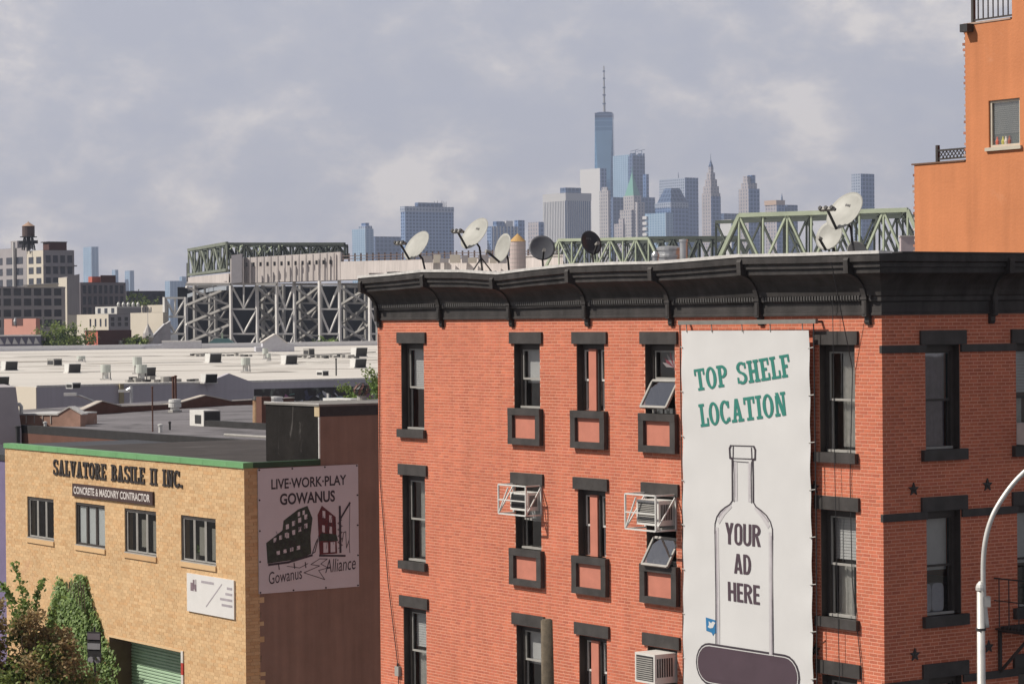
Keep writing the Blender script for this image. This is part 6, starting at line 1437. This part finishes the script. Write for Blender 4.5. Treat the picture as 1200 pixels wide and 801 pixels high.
t, a, b, z = sk_block('skyscraper', 'tall stone tower with notched crown beyond the green truss', 867, 877, 891, 221, 4500, PNK); MB().box(.3,0,0,1.2,b,z).build('side_wall', GLB, t); crown(t, -a*.85, -a*.1, b*.1, b*.9, z, 10, PNK, 'setback'); crown(t, -a*.75, -a*.3, b*.2, b*.5, z+10, 12, PNK, 'turret'); crown(t, -a*.7, -a*.2, b*.55, b*.85, z+10, 14, GLB, 'turret')
sk_block('skyscraper', 'low dark block between the art deco tower and the truss', 846, 848, 868, 250, 4600, DKG); t, a, b, z = sk_block('skyscraper', 'low pale block below the dark one by the truss', 845, 857, 866, 257, 4300, WHT); MB().box(.3,0,0,1,b,z).build('side_wall', GLB, t)
t, a, b, z = sk_block('skyscraper', 'squat tan topped tower above the truss', 898, 910, 921, 240, 4400, PNK); MB().box(-a-1,-1,z,.5,b,z+8).build('crown_band', M('tan_crown', (.50,.36,.26), .8), t); MB().box(.3,0,0,1,b,z).build('side_wall', GLB, t); MB().tube((-3,b*.8,z),(-3,b*.8,z+20),3,.3,6).build('turret', DKG, t)
sk_block('skyscraper', 'low blue block beside the tan topped tower', 920, 922, 936, 240, 4420, DKG)
t, a, b, z = sk_block('skyscraper', 'isolated slab tower near the orange wall', 999.5, 1008.5, 1025.5, 203.5, 4400, BLUG2); MB().box(.3,0,0,1.2,b,z).build('side_wall', GLB, t)
# left group of Manhattan
t, a, b, z = sk_block('skyscraper', 'pale stepped tower at the left end of the skyline', 414, 428, 439, 268, 4300, GLL); crown(t, -a*.6, -a*.05, b*.1, b*.9, z, 5, BLUG2); crown(t, -a*.5, -a*.15, b*.3, b*.7, z+5, 5, GLB)
sk_block('skyscraper', 'low dark blue building beside the pale stepped tower', 438, 439.5, 471, 277, 4350, DKG)
t, a, b, z = sk_block('skyscraper', 'big square blue office block with fine window grid', 471, 474.5, 533, 242, 4100, BLUG); crown(t, -a*.9, -1, b*.28, b*.78, z, 7, DKG); MB().box(-a-.5,-.6,z-8,.6,b+.4,z+.5).build('crown_band', BLUG2, t)
for i in range(9): MB().tube((-2,b*(.62+.03*i),z),(-2,b*(.62+.03*i),z+U(6,11)),.5,.3,5).build('mast', DARKM, t)
t, a, b, z = sk_block('skyscraper', 'blue tower with pale vertical ribs behind the small dish', 572, 576, 609, 265, 4150, BLUG); crown(t, -a*.9, -1, b*.2, b*.5, z, 8, GLB); crown(t, -a*.9, -1, b*.55, b*.8, z, 9, WHT)
me = None
for i in range(8):
    if me is None: oo = MB().box(-.8,-.9,0,.8,.9,z).build('fin', WHT, t); me = oo.data
    else: oo = put('fin', me, t)
    oo.location = (.6, b*(i+.5)/8, 0)
sk_block('skyscraper', 'plain blue slab beside the ribbed blue tower', 604, 607, 616, 258, 4250, GLB)
t, a, b, z = sk_block('skyscraper', 'pinkish block left of the broad white ribbed tower', 620, 631, 638, 260, 4100, PNK); MB().box(.3,0,0,1,b,z).build('side_wall', GLB, t)
# across the river on the far left
sk_block('skyscraper', 'lone pale blue tower beyond the factory group', 98.5, 107, 116.5, 289, 5300, GLL); sk_block('skyscraper', 'left tower of the tiny hazy pair', 132, 135, 139.5, 316, 5400, GLL); sk_block('skyscraper', 'right tower of the tiny hazy pair', 147, 152, 158, 317, 5400, GLL); sk_block('skyscraper', 'hazy blue block behind the end steel tower', 194, 199, 222, 329, 5000, GLL); sk_block('skyscraper', 'hazy blue penthouse block behind the viaduct end', 211, 213, 219, 324, 5100, GLL)

# ================================================================== HAZE
hz = MB().box(-2700, -200, -1.0, 2700, 6000, 540).build('haze', None)
tag(hz, kind='stuff')
hm = bpy.data.materials.new('haze_air'); hm.use_nodes = True; ht = hm.node_tree; ht.nodes.clear()
ho = N(ht, 'ShaderNodeOutputMaterial'); hv = N(ht, 'ShaderNodeVolumePrincipled')
hv.inputs['Color'].default_value = (.68,.77,1.0,1); hv.inputs['Density'].default_value = 1.0e-4; hv.inputs['Anisotropy'].default_value = 0.2
ht.links.new(hv.outputs[0], ho.inputs['Volume'])
hz.data.materials.append(hm)
